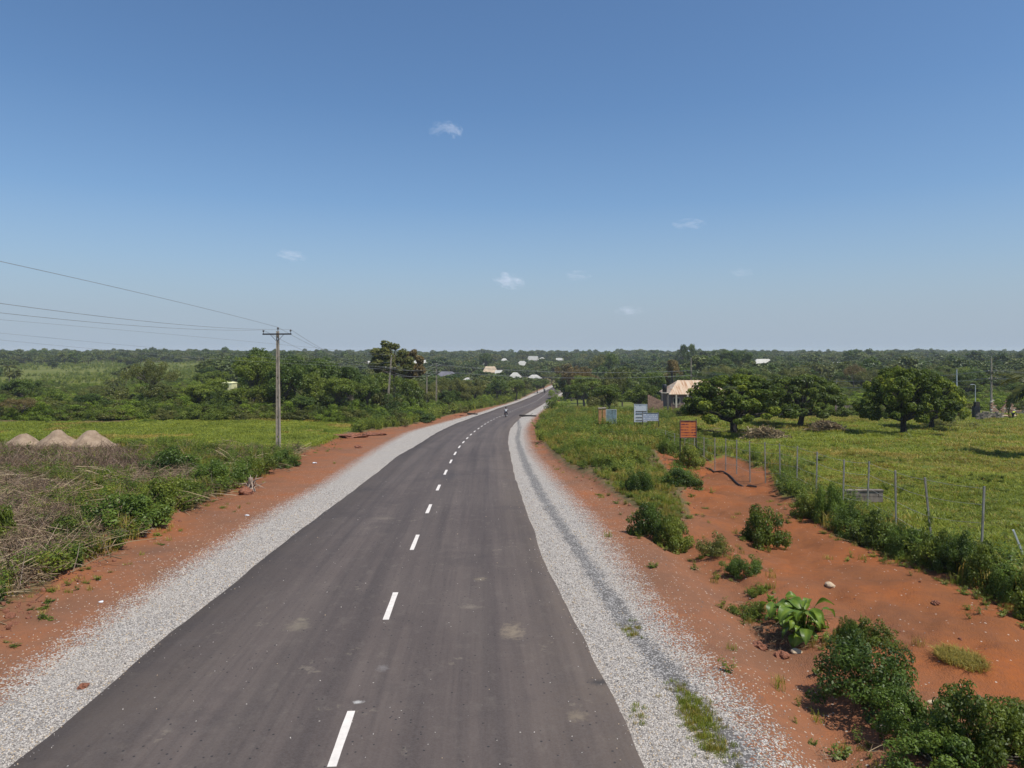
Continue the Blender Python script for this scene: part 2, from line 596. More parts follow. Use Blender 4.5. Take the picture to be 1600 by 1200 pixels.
M['window_dark'] = simple_mat('dark_opening', (0.03, 0.03, 0.035), 0.3, 0.1, 1.0)
M['tank'] = simple_mat('black_plastic', (0.022, 0.022, 0.028), 0.45, 0.1, 2.0)
M['orange_pillar'] = simple_mat('orange_pillar', (0.46, 0.23, 0.10), 0.85, 0.15, 2.0)
M['gate_blue'] = simple_mat('grey_blue_gate', (0.20, 0.27, 0.28), 0.5, 0.25, 3.0)
M['sign_frame'] = simple_mat('sign_frame', (0.20, 0.10, 0.08), 0.6, 0.2, 4.0)
M['rubber'] = simple_mat('rubber', (0.015, 0.015, 0.016), 0.7, 0.1, 6.0)
M['bike_paint'] = simple_mat('bike_paint', (0.03, 0.02, 0.025), 0.3, 0.1, 6.0, spec=0.5)
M['skin'] = simple_mat('skin', (0.075, 0.045, 0.032), 0.6, 0.05, 6.0)
M['shirt_white'] = simple_mat('white_shirt', (0.62, 0.62, 0.62), 0.9, 0.05, 6.0)
M['cloth_dark'] = simple_mat('dark_cloth', (0.028, 0.028, 0.035), 0.9, 0.1, 6.0)
M['cloth_red'] = simple_mat('red_cloth', (0.20, 0.06, 0.05), 0.9, 0.1, 6.0)
M['hivis'] = simple_mat('hi_vis', (0.70, 0.75, 0.05), 0.8, 0.05, 6.0)
M['stone_pale'] = simple_mat('pale_stone', (0.50, 0.38, 0.25), 0.9, 0.15, 6.0)
M['stone_red'] = simple_mat('laterite_clod', (0.23, 0.095, 0.055), 0.95, 0.3, 6.0, bump=0.02)
M['stone_white'] = simple_mat('white_chipping', (0.56, 0.51, 0.45), 0.85, 0.2, 30.0)
M['stone_grey'] = simple_mat('grey_chipping', (0.26, 0.235, 0.21), 0.85, 0.2, 30.0)
M['litter'] = simple_mat('white_plastic_litter', (0.75, 0.76, 0.78), 0.5, 0.05, 9.0)
M['black_pipe'] = simple_mat('black_hose', (0.03, 0.022, 0.02), 0.6, 0.1, 6.0)
M['cut_wood'] = simple_mat('cut_wood', (0.36, 0.27, 0.20), 0.9, 0.3, 3.0)


def sand_mat():
    m, nt, b = new_mat('heaped_sand', 0.95, 0.1)
    n = N(nt); p = n.objco()
    f = n.noise(p, 1.6, 6, 0.65)
    n.wire(n.ramp(f, [(0.3, (0.21, 0.145, 0.095)), (0.7, (0.38, 0.285, 0.20))]), b.inputs["Base Color"])
    n.wire(n.bump(n.noise(p, 7, 5), 0.7, 0.05), b.inputs["Normal"])
    return m


M['sand'] = sand_mat()


def big_roof_mat():
    m, nt, b = new_mat('rust_stained_roof_sheet', 0.55, 0.3)
    n = N(nt); p = n.objco()
    f = n.noise(n.scalev(p, (3.0, 0.25, 0.25)), 1.0, 5, 0.65)
    n.wire(n.ramp(f, [(0.36, (0.60, 0.49, 0.36)), (0.52, (0.52, 0.36, 0.23)), (0.66, (0.36, 0.19, 0.10))]), b.inputs["Base Color"])
    w = n.new("ShaderNodeTexWave"); w.inputs["Scale"].default_value = 1.6; n.wire(p, w.inputs["Vector"])
    n.wire(n.bump(w.outputs["Fac"], 0.4, 0.03), b.inputs["Normal"])
    return m


M['roof_big'] = big_roof_mat()


def print_mat(name, base, ink, scale, amount, seed):
    """flat sign with rows of worn, unreadable print"""
    m, nt, b = new_mat(name, 0.5, 0.3)
    n = N(nt); p = n.objco()
    rows = n.new("ShaderNodeTexWave"); rows.bands_direction = 'Z'; rows.inputs["Scale"].default_value = scale; n.wire(p, rows.inputs["Vector"])
    r = n.math('GREATER_THAN', rows.outputs["Fac"], 0.5)
    off = n.new("ShaderNodeVectorMath", operation='ADD'); n.wire(p, off.inputs[0]); off.inputs[1].default_value = (seed, seed, seed)
    w = n.noise(n.scalev(off.outputs[0], (1.0, 0.0, 0.35)), 9.0, 3, 0.7)
    k = n.math('MULTIPLY', r, n.math('GREATER_THAN', w, 1 - amount))
    wear = n.noise(p, 3.0, 4)
    n.wire(n.mix(n.math('MULTIPLY', k, n.maprange(wear, 0.35, 0.6)), base, ink), b.inputs["Base Color"])
    return m


M['sign_orange'] = print_mat('orange_sign_face', (0.62, 0.19, 0.05), (0.16, 0.035, 0.05), 1.7, 0.62, 3.0)
M['sign_white'] = print_mat('white_sign_face', (0.60, 0.63, 0.64), (0.16, 0.18, 0.24), 1.6, 0.42, 9.0)
M['sign_blue'] = print_mat('pale_blue_sign_face', (0.36, 0.40, 0.48), (0.75, 0.75, 0.75), 1.6, 0.5, 15.0)


# the ground: gravel, red earth and grass, split by distances stored on the mesh
def ground_mat():
    m, nt, b = new_mat('ground_surface', 0.95, 0.12)
    n = N(nt); p = n.pos()
    gra = n.attr("gra"); di = n.attr("di"); rut = n.attr("rut"); side = n.attr("side"); lawn = n.attr("lawn")
    # --- red earth
    e1 = n.noise(p, 0.35, 4, 0.6)
    e2 = n.noise(p, 5.0, 5, 0.7)
    earth = n.ramp(e1, [(0.30, (0.205, 0.102, 0.058)), (0.50, (0.270, 0.120, 0.062)), (0.70, (0.32, 0.112, 0.042))])
    earth = n.mix(n.maprange(e2, 0.35, 0.72, 0.0, 0.55), earth, (0.160, 0.085, 0.056))
    damp = n.noise(p, 0.8, 3, 0.5)
    earth = n.mix(n.maprange(damp, 0.56, 0.68, 0.0, 0.30), earth, (0.15, 0.082, 0.058))
    redder = n.ramp(e1, [(0.30, (0.190, 0.078, 0.034)), (0.50, (0.252, 0.090, 0.032)), (0.72, (0.325, 0.096, 0.024))])
    redder = n.mix(n.maprange(e2, 0.38, 0.72, 0.0, 0.45), redder, (0.150, 0.066, 0.038))
    earth = n.mix(n.maprange(n.math('ADD', gra, n.math('MULTIPLY', damp, 3.0)), -4.0, 0.5, 0.92, 0.0), earth, redder)
    # scattered chippings on the earth, thinning with distance from the gravel
    ch = n.voro(p, 16.0, "Color")
    sep = n.new("ShaderNodeSeparateColor"); n.wire(ch, sep.inputs[0])
    thin = n.maprange(gra, -2.6, -0.05, 0.975, 0.84)
    cd = n.voro(p, 16.0, "Distance")
    chip = n.math('MULTIPLY', n.math('GREATER_THAN', sep.outputs[0], thin), n.math('LESS_THAN', cd, 0.33))
    earth = n.mix(n.math('MULTIPLY', chip, 0.8), earth, (0.50, 0.42, 0.34))
    # --- gravel
    g1 = n.voro(p, 34.0, "Color")
    s1 = n.new("ShaderNodeSeparateColor"); n.wire(g1, s1.inputs[0])
    gcol = n.ramp(s1.outputs[0], [(0.0, (0.12, 0.105, 0.09)), (0.14, (0.31, 0.275, 0.235)), (0.35, (0.47, 0.42, 0.365)), (0.8, (0.62, 0.56, 0.49))])
    gd = n.voro(p, 34.0, "Distance")
    gcol = n.mix(n.maprange(gd, 0.38, 0.62, 0.0, 0.75), gcol, (0.15, 0.14, 0.135))
    gl = n.noise(p, 0.5, 4)
    gcol = n.mix(n.maprange(gl, 0.35, 0.72, 0.0, 0.35), gcol, (0.40, 0.345, 0.285))
    rn = n.noise(p, 1.1, 4, 0.65)
    rutw = n.math('MULTIPLY', n.maprange(n.math('ADD', rut, n.math('MULTIPLY', n.math('SUBTRACT', rn, 0.5), 0.5)), 0.08, 0.38, 1.0, 0.0), 1.0, clamp=True)
    rutc = n.mix(n.math('GREATER_THAN', s1.outputs[1], 0.68), (0.105, 0.098, 0.092), (0.34, 0.32, 0.30))
    rcell = n.math('ADD', n.math('MULTIPLY', s1.outputs[2], 0.75), 0.12)
    gcol = n.mix(n.math('MULTIPLY', n.math('GREATER_THAN', rutw, rcell), 0.9), gcol, rutc)
    # --- grass ground
    a1 = n.noise(p, 0.10, 4, 0.6)
    a2 = n.noise(p, 1.3, 5, 0.7)
    gcA = n.ramp(a1, [(0.30, (0.088, 0.116, 0.022)), (0.50, (0.138, 0.160, 0.030)), (0.70, (0.195, 0.182, 0.050))])
    gcA = n.mix(n.maprange(a2, 0.35, 0.65, 0.0, 0.5), gcA, (0.095, 0.112, 0.020))
    scrub = n.ramp(a2, [(0.30, (0.062, 0.068, 0.022)), (0.52, (0.135, 0.100, 0.046)), (0.72, (0.200, 0.125, 0.066))])
    gc = n.mix(lawn, scrub, gcA)
    # --- ragged borders
    j = n.math('SUBTRACT', n.noise(p, 2.2, 6, 0.75), 0.5)
    j2 = n.math('SUBTRACT', n.noise(p, 14.0, 3, 0.7), 0.5)
    dd = n.math('ADD', di, n.math('ADD', n.math('MULTIPLY', j, 1.3), n.math('MULTIPLY', j2, 0.5)))
    col = n.mix(n.maprange(dd, -0.12, 0.12), gc, earth)
    sp = n.math('SUBTRACT', s1.outputs[2], 0.5)
    gg = n.math('ADD', n.math('ADD', gra, n.math('MULTIPLY', j, 0.7)), n.math('MULTIPLY', sp, 1.05))
    col = n.mix(n.maprange(gg, -0.03, 0.03), col, gcol)
    n.wire(col, b.inputs["Base Color"])
    hb = n.math('ADD', n.math('MULTIPLY', n.noise(p, 9.0, 5, 0.7), 1.0), n.math('MULTIPLY', gd, -0.5))
    n.wire(n.bump(hb, 0.7, 0.04), b.inputs["Normal"])
    return m


M['ground'] = ground_mat()


def asphalt_mat():
    m, nt, b = new_mat('asphalt', 0.82, 0.25)
    n = N(nt)
    uvn = n.new("ShaderNodeUVMap"); uvn.uv_map = "road"
    uv = uvn.outputs[0]                       # x: metres right of the centre line, y: metres along
    p = n.pos()
    base = n.ramp(n.noise(p, 0.22, 4, 0.6), [(0.3, (0.092, 0.070, 0.060)), (0.7, (0.124, 0.097, 0.082))])
    # wheel-track streaks along the lane
    st = n.noise(n.scalev(uv, (1.5, 0.03, 1.0)), 1.0, 4, 0.6)
    base = n.mix(n.maprange(st, 0.40, 0.64, 0.0, 0.8), base, (0.056, 0.044, 0.040))
    st2 = n.noise(n.scalev(uv, (0.55, 0.05, 1.0)), 1.0, 3, 0.6)
    base = n.mix(n.maprange(st2, 0.5, 0.75, 0.0, 0.5), base, (0.125, 0.100, 0.082))
    # fine scuffs across the wheel paths
    sf = n.noise(n.scalev(uv, (9.0, 0.35, 1.0)), 1.0, 5, 0.7)
    base = n.mix(n.maprange(sf, 0.50, 0.72, 0.0, 0.45), base, (0.050, 0.040, 0.037))
    sg = n.noise(n.scalev(uv, (2.5, 1.6, 1.0)), 1.0, 6, 0.75)
    base = n.mix(n.maprange(sg, 0.54, 0.70, 0.0, 0.40), base, (0.165, 0.137, 0.112))
    # brown dust towards the edges
    sx = n.new("ShaderNodeSeparateXYZ"); n.wire(uv, sx.inputs[0])
    ax = n.math('ABSOLUTE', sx.outputs[0])
    dn = n.noise(p, 0.7, 5, 0.7)
    dust = n.math('MULTIPLY', n.maprange(ax, 2.4, 4.3), n.maprange(dn, 0.3, 0.7, 0.2, 0.95))
    base = n.mix(n.math('MULTIPLY', dust, 0.5), base, (0.135, 0.098, 0.066))
    # darker, damp looking patches
    dk = n.noise(p, 0.33, 5, 0.7)
    base = n.mix(n.maprange(dk, 0.55, 0.70, 0.0, 0.5), base, (0.045, 0.036, 0.034))
    # pale dried mud spots
    md = n.noise(p, 1.0, 6, 0.72)
    base = n.mix(n.maprange(md, 0.635, 0.69, 0.0, 0.45), base, (0.235, 0.195, 0.145))
    # stone speckle and small black pits
    v = n.voro(p, 42.0, "Color"); s = n.new("ShaderNodeSeparateColor"); n.wire(v, s.inputs[0])
    base = n.mix(n.math('MULTIPLY', s.outputs[0], 0.25), base, (0.15, 0.13, 0.12))
    v2 = n.voro(p, 9.0, "Distance"); vc = n.voro(p, 9.0, "Color"); s2 = n.new("ShaderNodeSeparateColor"); n.wire(vc, s2.inputs[0])
    crumbs = n.math('ADD', n.noise(p, 0.5, 2), n.math('MULTIPLY', n.maprange(n.math('ABSOLUTE', n.math('SUBTRACT', n.math('ADD', sx.outputs[0], n.math('MULTIPLY', n.noise(p, 0.3, 2), 0.8)), 1.35)), 0.05, 0.45, 1.0, 0.0), 0.55))
    pit = n.math('MULTIPLY', n.math('LESS_THAN', v2, 0.17), n.math('GREATER_THAN', n.math('ADD', s2.outputs[0], n.math('MULTIPLY', crumbs, 0.6)), 1.06))
    base = n.mix(n.math('MULTIPLY', pit, 0.85), base, (0.022, 0.022, 0.024))
    lt = n.math('MULTIPLY', n.math('LESS_THAN', v2, 0.12), n.math('LESS_THAN', s2.outputs[1], 0.05))
    base = n.mix(lt, base, (0.42, 0.38, 0.33))
    # individual stains, and one shadow on the road painted in as a dark ellipse, where the photograph shows them
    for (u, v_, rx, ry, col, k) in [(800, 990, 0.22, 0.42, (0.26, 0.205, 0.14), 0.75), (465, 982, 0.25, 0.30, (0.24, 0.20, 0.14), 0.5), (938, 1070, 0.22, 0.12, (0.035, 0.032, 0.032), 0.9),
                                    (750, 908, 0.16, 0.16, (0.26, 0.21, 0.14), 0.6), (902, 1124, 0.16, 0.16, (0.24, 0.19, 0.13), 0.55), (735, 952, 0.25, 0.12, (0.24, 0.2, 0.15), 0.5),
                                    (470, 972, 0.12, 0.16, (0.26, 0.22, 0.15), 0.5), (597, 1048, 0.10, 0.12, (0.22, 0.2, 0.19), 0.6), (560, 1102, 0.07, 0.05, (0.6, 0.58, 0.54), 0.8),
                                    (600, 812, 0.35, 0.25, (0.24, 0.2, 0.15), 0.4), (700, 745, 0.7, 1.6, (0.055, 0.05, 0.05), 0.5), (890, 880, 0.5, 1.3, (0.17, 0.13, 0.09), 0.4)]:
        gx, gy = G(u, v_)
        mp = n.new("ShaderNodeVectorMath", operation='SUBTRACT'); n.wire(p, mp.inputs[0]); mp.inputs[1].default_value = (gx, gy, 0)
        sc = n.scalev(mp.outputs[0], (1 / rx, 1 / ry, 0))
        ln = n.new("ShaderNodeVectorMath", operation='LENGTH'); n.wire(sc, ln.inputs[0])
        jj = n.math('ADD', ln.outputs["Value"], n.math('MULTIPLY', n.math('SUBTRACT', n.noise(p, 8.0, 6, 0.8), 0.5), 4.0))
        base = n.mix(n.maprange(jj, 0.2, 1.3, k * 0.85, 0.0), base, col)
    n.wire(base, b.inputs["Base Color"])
    n.wire(n.bump(s.outputs[1], 0.25, 0.006), b.inputs["Normal"])
    return m


M['asphalt'] = asphalt_mat()

# ------------------------------------------------------------------ ground sheet, split into its surfaces
ys = [-60, -40, -25, -14, -8, -4, -1, 1, 3, 4.2]
y = 5.0
while y < 2650:
    ys.append(y); y *= 1.0118
ys = np.array(ys)
inner = np.linspace(-0.93, 0.93, 560)
outer = np.array([-6, -4.5, -3.4, -2.6, -2.1, -1.8, -1.6, -1.45, -1.32, -1.22, -1.14, -1.08, -1.03, -0.99, -0.96])
ts = np.concatenate([outer, inner, -outer[::-1]])
YY, TT = np.meshgrid(ys, ts, indexing='ij')
XX = TT * (np.maximum(YY, 0) + 6.0)
shp = XX.shape
X, Y = XX.ravel(), YY.ravel()
ZZ = ground_z(X, Y)
gra, di = masks(X, Y)
RUT = to_plan([(1150, 1175), (1115, 1130), (1060, 1070), (1000, 1000), (945, 925), (905, 862), (875, 820), (850, 780), (836, 755), (822, 727), (812, 700), (808, 685), (812, 668)])
RUT = RUT[np.argsort(RUT[:, 1])]
rut = np.abs(X - np.interp(Y, RUT[:, 1], RUT[:, 0]))
rut = np.where((Y > 118) | (X < x_c(Y)), 5, rut)
LAWN_L = to_plan([(-200, 690), (0, 688), (160, 694), (240, 690), (330, 705), (380, 700), (470, 702), (500, 690), (540, 676), (565, 664), (520, 658), (400, 657), (230, 656), (160, 660), (-200, 660)])
lawn = np.where(X < x_c(Y), 0.0, 0.0)
nr = (Y < 260)
lawn_l = np.zeros_like(X) - 10
lawn_l[nr] = poly_sd(X[nr], Y[nr], LAWN_L)
lawn = np.where(X < x_c(Y), sstep(-0.8, 0.8, lawn_l + 3.0 * fbm(X, Y, 5, 3, 98)), sstep(11.2, 13.5, X + 1.2 * fbm(X, Y, 2.0, 2, 78)))
lawn = np.maximum(lawn, sstep(130, 160, Y) * np.where((800 + F * X / np.maximum(Y, 1) < 340) & (Y < 640), 0.85, 0.25))
BARE = to_plan([(1085, 676), (1150, 671), (1260, 672), (1300, 676), (1260, 680), (1160, 681), (1090, 682)])
bare = np.full_like(X, -9.0); bare[nr] = poly_sd(X[nr], Y[nr], BARE)
lawn = lawn * (1 - 0.85 * sstep(-1.0, 0.6, bare + 0.8 * fbm(X, Y, 2.0, 2, 59)))
nY, nX = shp
idx = np.arange(nY * nX).reshape(shp)
quads = np.stack([idx[:-1, :-1], idx[:-1, 1:], idx[1:, 1:], idx[1:, :-1]], -1).reshape(-1, 4)
# vertex normals of the whole sheet, so the split surfaces still shade as one
P3 = np.stack([X, Y, ZZ], -1).reshape(nY, nX, 3)
du = np.gradient(P3, axis=1); dv = np.gradient(P3, axis=0)
NN = np.cross(du, dv); NN /= np.linalg.norm(NN, axis=-1, keepdims=True) + 1e-12
NN = NN.reshape(-1, 3)
fx = X[quads].mean(1); fy = Y[quads].mean(1)
fg = gra[quads].mean(1); fd = di[quads].mean(1)
fl = fx < x_c(fy)
cat = np.zeros(len(quads), int)
cat[(fd > 0) & fl] = 1; cat[(fd > 0) & ~fl] = 2
cat[(fg > 0) & fl] = 3; cat[(fg > 0) & ~fl] = 4
for c, nm, lb in ((0, 'ground', 'green and brown grassy land falling away on both sides of the road to the wooded ridge'),
                  (1, 'dirt_verge', 'strip of red earth between the left gravel shoulder and the weeds'),
                  (2, 'dirt_verge', 'broad bare red earth right of the road, running up to the fence'),
                  (3, 'gravel_shoulder', 'white gravel shoulder along the left edge of the asphalt'),
                  (4, 'gravel_shoulder', 'white gravel shoulder along the right edge with a dark rut in it')):
    q = quads[cat == c]
    used, inv = np.unique(q, return_inverse=True)
    q2 = inv.reshape(q.shape)
    me = mk_mesh(nm, P3.reshape(-1, 3)[used], q2, M['ground'], smooth=True,
                 attrs={'gra': gra[used], 'di': di[used], 'rut': rut[used], 'side': np.sign(X[used]), 'lawn': lawn[used]})
    me.normals_split_custom_set_from_vertices(NN[used].tolist())
    o = link(bpy.data.objects.new(nm, me))
    tag(o, lb, None, None, 'structure')

# ------------------------------------------------------------------ road
ry = [-60]
while ry[-1] < 640:
    yy = ry[-1]; ry.append(yy + (0.3 if -5 < yy < 60 else (1.5 if yy < 200 else 4)))
ry = np.array(ry)
V = []; Fq = []; uvs = []
acr = [-1, -0.985, -0.6, -0.25, 0.0, 0.25, 0.6, 0.985, 1]
xl, xr, xc_ = x_la(ry), x_ra(ry), x_c(ry)
wl = fbm(ry * 1.0, ry * 0, 2.2, 3, 3) * 0.07
wr = fbm(ry * 1.0, ry * 0, 2.2, 3, 9) * 0.07


def road_z(x, y):
    b0 = float(CAM_Z - smooth_interp(y, KR))
    return b0 + 0.05


for i, yy in enumerate(ry):
    b0 = float(CAM_Z - smooth_interp(yy, KR))
    l, r = xl[i] + wl[i], xr[i] + wr[i]
    mid, hw = (l + r) / 2, (r - l) / 2
    for a in acr:
        zz = b0 + 0.05 - (0.12 if abs(a) == 1 else 0)
        V.append((mid + a * hw, yy, zz)); uvs.append((mid + a * hw - xc_[i], yy))
na = len(acr)
for i in range(len(ry) - 1):
    for k in range(na - 1):
        Fq.append((i * na + k, i * na + k + 1, (i + 1) * na + k + 1, (i + 1) * na + k))
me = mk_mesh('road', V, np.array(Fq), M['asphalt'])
uvl = me.uv_layers.new(name="road")
li = np.zeros(len(me.loops), np.int32); me.loops.foreach_get("vertex_index", li)
uvl.data.foreach_set("uv", np.array(uvs, np.float32)[li].ravel())
road = link(bpy.data.objects.new('road', me))
tag(road, 'grey two lane asphalt road running away and bending right', None, None, 'structure')

# centre line dashes, each a part of the road
dash_img = [(1204, 1116), (972, 929), (862, 838), (804, 790), (768, 759), (743, 735.5), (725, 719.5), (712, 707), (701, 697.3), (693.3, 690.2),
            (686.8, 684.2), (680.9, 678.6), (675.7, 673.7), (671.1, 669.4), (667.3, 665.8), (663.9, 662.5), (660.8, 659.6), (658, 657)]


def y_at(v, u=700):
    return G(u, v)[1]


spans = []
for k, (va, vb) in enumerate(dash_img):
    a, b_ = y_at(va), y_at(vb)
    spans.append((a, b_))
yy = spans[-1][0] + 5.7
while yy < 330:
    spans.append((yy, yy + 2.1)); yy += 5.8
for a, b_ in spans:
    mb = MB()
    nseg = 3
    vv = []
    for s in range(nseg + 1):
        q = a + (b_ - a) * s / nseg
        xc0 = float(x_c(q)); sl = float(x_c(q + 0.5) - x_c(q - 0.5))
        w = 0.066
        nx, ny = 1 / math.hypot(1, sl), -sl / math.hypot(1, sl)
        jit = random.uniform(-0.006, 0.006)
        vv.append((xc0 - nx * (w + jit), q - ny * w, road_z(0, q) + 0.004)); vv.append((xc0 + nx * (w + jit), q + ny * w, road_z(0, q) + 0.004))
    mb.add(vv, [(2 * s, 2 * s + 1, 2 * s + 3, 2 * s + 2) for s in range(nseg)])
    mb.build('lane_dash', M['white_paint'], road)


# ------------------------------------------------------------------ foliage meshes
def leaf_quads(Cn, Nn, size, r, aspect=0.55, fold=0.12):
    """diamond leaves at centres Cn facing Nn"""
    n = len(Cn)
    Nn = Nn / (np.linalg.norm(Nn, axis=1, keepdims=True) + 1e-9)
    a = r.normal(size=(n, 3))
    T = np.cross(Nn, a); T /= np.linalg.norm(T, axis=1, keepdims=True) + 1e-9
    B = np.cross(Nn, T)
    s = (size * r.uniform(0.65, 1.3, n))[:, None]
    p0 = Cn - T * s * 0.5
    p2 = Cn + T * s * 0.5 - Nn * s * fold
    p1 = Cn + B * s * aspect * 0.5 + Nn * s * fold
    p3 = Cn - B * s * aspect * 0.5 + Nn * s * fold
    V = np.stack([p0, p1, p2, p3], 1).reshape(-1, 3)
    Fq = np.arange(4 * n).reshape(n, 4)
    return V, Fq


def crown_points(kind, seed, nleaf, r, H, W):
    """leaf centres and directions for a crown, real metres, base at z=0"""
    if kind == 'cashew':
        nc = 120; z0 = 0.27 * H
        th = r.uniform(0, 2 * math.pi, nc); q = np.sqrt(r.uniform(0.02, 1, nc))
        rad = q * W / 2 * (1 + 0.14 * np.sin(3 * th + seed) + 0.08 * np.sin(7 * th + seed * 2))
        top = H * (0.97 - 0.50 * q ** 2.6)
        zz = top - np.where(r.random(nc) < 0.55, 0, r.uniform(0, 1, nc) * (top - z0) * 0.95)
        zz = np.where(q > 0.8, z0 + (top - z0) * r.uniform(0, 1, nc), zz)
        cs = np.stack([rad * np.cos(th), rad * np.sin(th), zz], 1); cr = r.uniform(0.05, 0.095, nc) * W * 0.85
    elif kind == 'umbrella':
        nc = 46; th = r.uniform(0, 2 * math.pi, nc); q = np.sqrt(r.uniform(0, 1, nc))
        rad = q * W / 2 * (1 + 0.15 * np.sin(2 * th + seed))
        zz = H * (0.93 - 0.22 * q ** 2) - r.uniform(0, 0.16, nc) * H
        cs = np.stack([rad * np.cos(th), rad * np.sin(th), zz], 1); cr = r.uniform(0.07, 0.12, nc) * W
    elif kind == 'teak':
        nc = 40; th = r.uniform(0, 2 * math.pi, nc); ph = r.uniform(-1, 1, nc)
        rr = r.uniform(0.35, 1, nc) ** 0.5
        cs = np.stack([np.cos(th) * np.sqrt(1 - ph ** 2) * rr * W / 2, np.sin(th) * np.sqrt(1 - ph ** 2) * rr * W / 2, H * 0.74 + ph * rr * H * 0.24], 1)
        cr = r.uniform(0.10, 0.17, nc) * W
    elif kind == 'shrub':
        nc = 40; th = r.uniform(0, 2 * math.pi, nc); q = np.sqrt(r.uniform(0, 1, nc))
        rad = q * W / 2 * (1 + 0.22 * np.sin(3 * th + seed))
        hmax = H * (0.92 - 0.62 * q ** 1.8) * (1 + 0.18 * np.sin(5 * th + seed))
        zz = hmax * r.uniform(0.12, 1, nc)
        cs = np.stack([rad * np.cos(th), rad * np.sin(th), zz], 1); cr = r.uniform(0.10, 0.18, nc) * min(W, H * 1.4)
    elif kind == 'tall':
        nc = 44; zz = r.uniform(0.26, 0.95, nc) * H
        prof = np.interp(zz / H, [0.2, 0.45, 0.75, 0.97], [0.55, 1.0, 0.8, 0.25])
        th = r.uniform(0, 2 * math.pi, nc); q = np.sqrt(r.uniform(0.15, 1, nc))
        rad = q * prof * W / 2
        cs = np.stack([rad * np.cos(th), rad * np.sin(th), zz], 1); cr = r.uniform(0.10, 0.17, nc) * W
    else:   # broad: several lobes
        nl = 5 + seed % 3
        L = []
        for k in range(nl):
            a = 2 * math.pi * k / nl + seed
            L.append((math.cos(a) * W * 0.25 * r.uniform(0.6, 1.2), math.sin(a) * W * 0.25 * r.uniform(0.6, 1.2), H * r.uniform(0.45, 0.72), W * r.uniform(0.2, 0.3)))
        L.append((0, 0, H * 0.72, W * 0.27))
        nc = 62; pick = r.integers(0, len(L), nc)
        d = r.normal(size=(nc, 3)); d /= np.linalg.norm(d, axis=1, keepdims=True)
        d[:, 2] = np.where(d[:, 2] < -0.5, -d[:, 2] * 0.5, d[:, 2])
        LL = np.array(L)[pick]
        cs = LL[:, :3] + d * LL[:, 3:4] * r.uniform(0.5, 1.0, (nc, 1)) * np.array([1, 1, 0.8])
        cs[:, 2] = np.clip(cs[:, 2], 0.1 * H, H * 0.96); cr = r.uniform(0.07, 0.13, nc) * W
    w = cr ** 2; w /= w.sum()
    k = r.choice(len(cs), nleaf, p=w)
    d = r.normal(size=(nleaf, 3)); d /= np.linalg.norm(d, axis=1, keepdims=True)
    rr = r.uniform(0.25, 1, (nleaf, 1)) ** 0.45
    P = cs[k] + d * rr * cr[k][:, None] * np.array([1, 1, 0.72])
    P[:, 2] = np.maximum(P[:, 2], (0.23 if kind == 'cashew' else 0.03) * H)
    Nn = d * 0.8 + np.array([0, 0, 0.65]) + r.normal(size=(nleaf, 3)) * 0.55
    ct = r.uniform(0, 1, len(cs))
    tint = np.clip(0.55 * ct[k] + 0.45 * r.uniform(0, 1, nleaf) ** 1.4, 0, 1)
    return P, Nn, tint, cs, cr


def trunk_mb(kind, seed, r, H, W, cs):
    mb = MB()
    tr = max(0.06, 0.028 * H) * (2.0 if kind == 'cashew' else 1.0)
    if kind == 'shrub':
        for k in range(6):
            c = cs[r.integers(0, len(cs))]
            mb.tube([(0, 0, -0.1), (c[0] * 0.35, c[1] * 0.35, c[2] * 0.5), tuple(c)], [tr * 0.5, tr * 0.3, tr * 0.12], 5, False)
        return mb
    fork = {'cashew': 0.20, 'umbrella': 0.42, 'teak': 0.52, 'tall': 0.3}.get(kind, 0.30) * H
    lean = r.normal(size=2) * 0.03 * H
    f = (lean[0], lean[1], fork)
    mb.tube([(0, 0, -0.3), (lean[0] * 0.2, lean[1] * 0.2, fork * 0.15), (lean[0] * 0.5, lean[1] * 0.5, fork * 0.5), f],
            [tr * 1.5, tr * 1.1, tr * 0.95, tr * 0.9], 8, False)
    ids = r.choice(len(cs), min(16, len(cs)), replace=False)
    for i in ids:
        c = cs[i]
        m1 = (f[0] + (c[0] - f[0]) * 0.45 + r.normal() * 0.02 * W, f[1] + (c[1] - f[1]) * 0.45 + r.normal() * 0.02 * W, f[2] + (c[2] - f[2]) * 0.62)
        mb.tube([f, m1, tuple(c)], [tr * 0.55, tr * 0.33, tr * 0.1], 5, False)
    return mb


PROTO = {}


def proto_tree(key, kind, seed, H, W, nleaf, leaf, lmat, bmat='bark', merged=False, aspect=0.55):
    r = np.random.default_rng(seed)
    P, Nn, tint, cs, cr = crown_points(kind, seed, nleaf, r, H, W)
    V, Fq = leaf_quads(P, Nn, leaf, r, aspect)
    mb = trunk_mb(kind, seed, r, H, W, cs)
    if merged:
        nv = len(V)
        V2 = np.vstack([V, np.array(mb.v)]); Fl = [tuple(f) for f in Fq.tolist()] + [tuple(nv + i for i in f) for f in mb.f]
        me = mk_mesh(key, V2, Fl, [M[lmat], M[bmat]], midx=[0] * len(Fq) + [1] * len(mb.f),
                     attrs={'tint': np.concatenate([np.repeat(tint, 4), np.zeros(len(mb.v))])})
        PROTO[key] = dict(full=me, H=H, W=W)
    else:
        cm = mk_mesh(key + '_crown', V, Fq, M[lmat], attrs={'tint': np.repeat(tint, 4)})
        tm = mb.mesh(key + '_trunk', M[bmat])
        PROTO[key] = dict(crown=cm, trunk=tm, H=H, W=W)


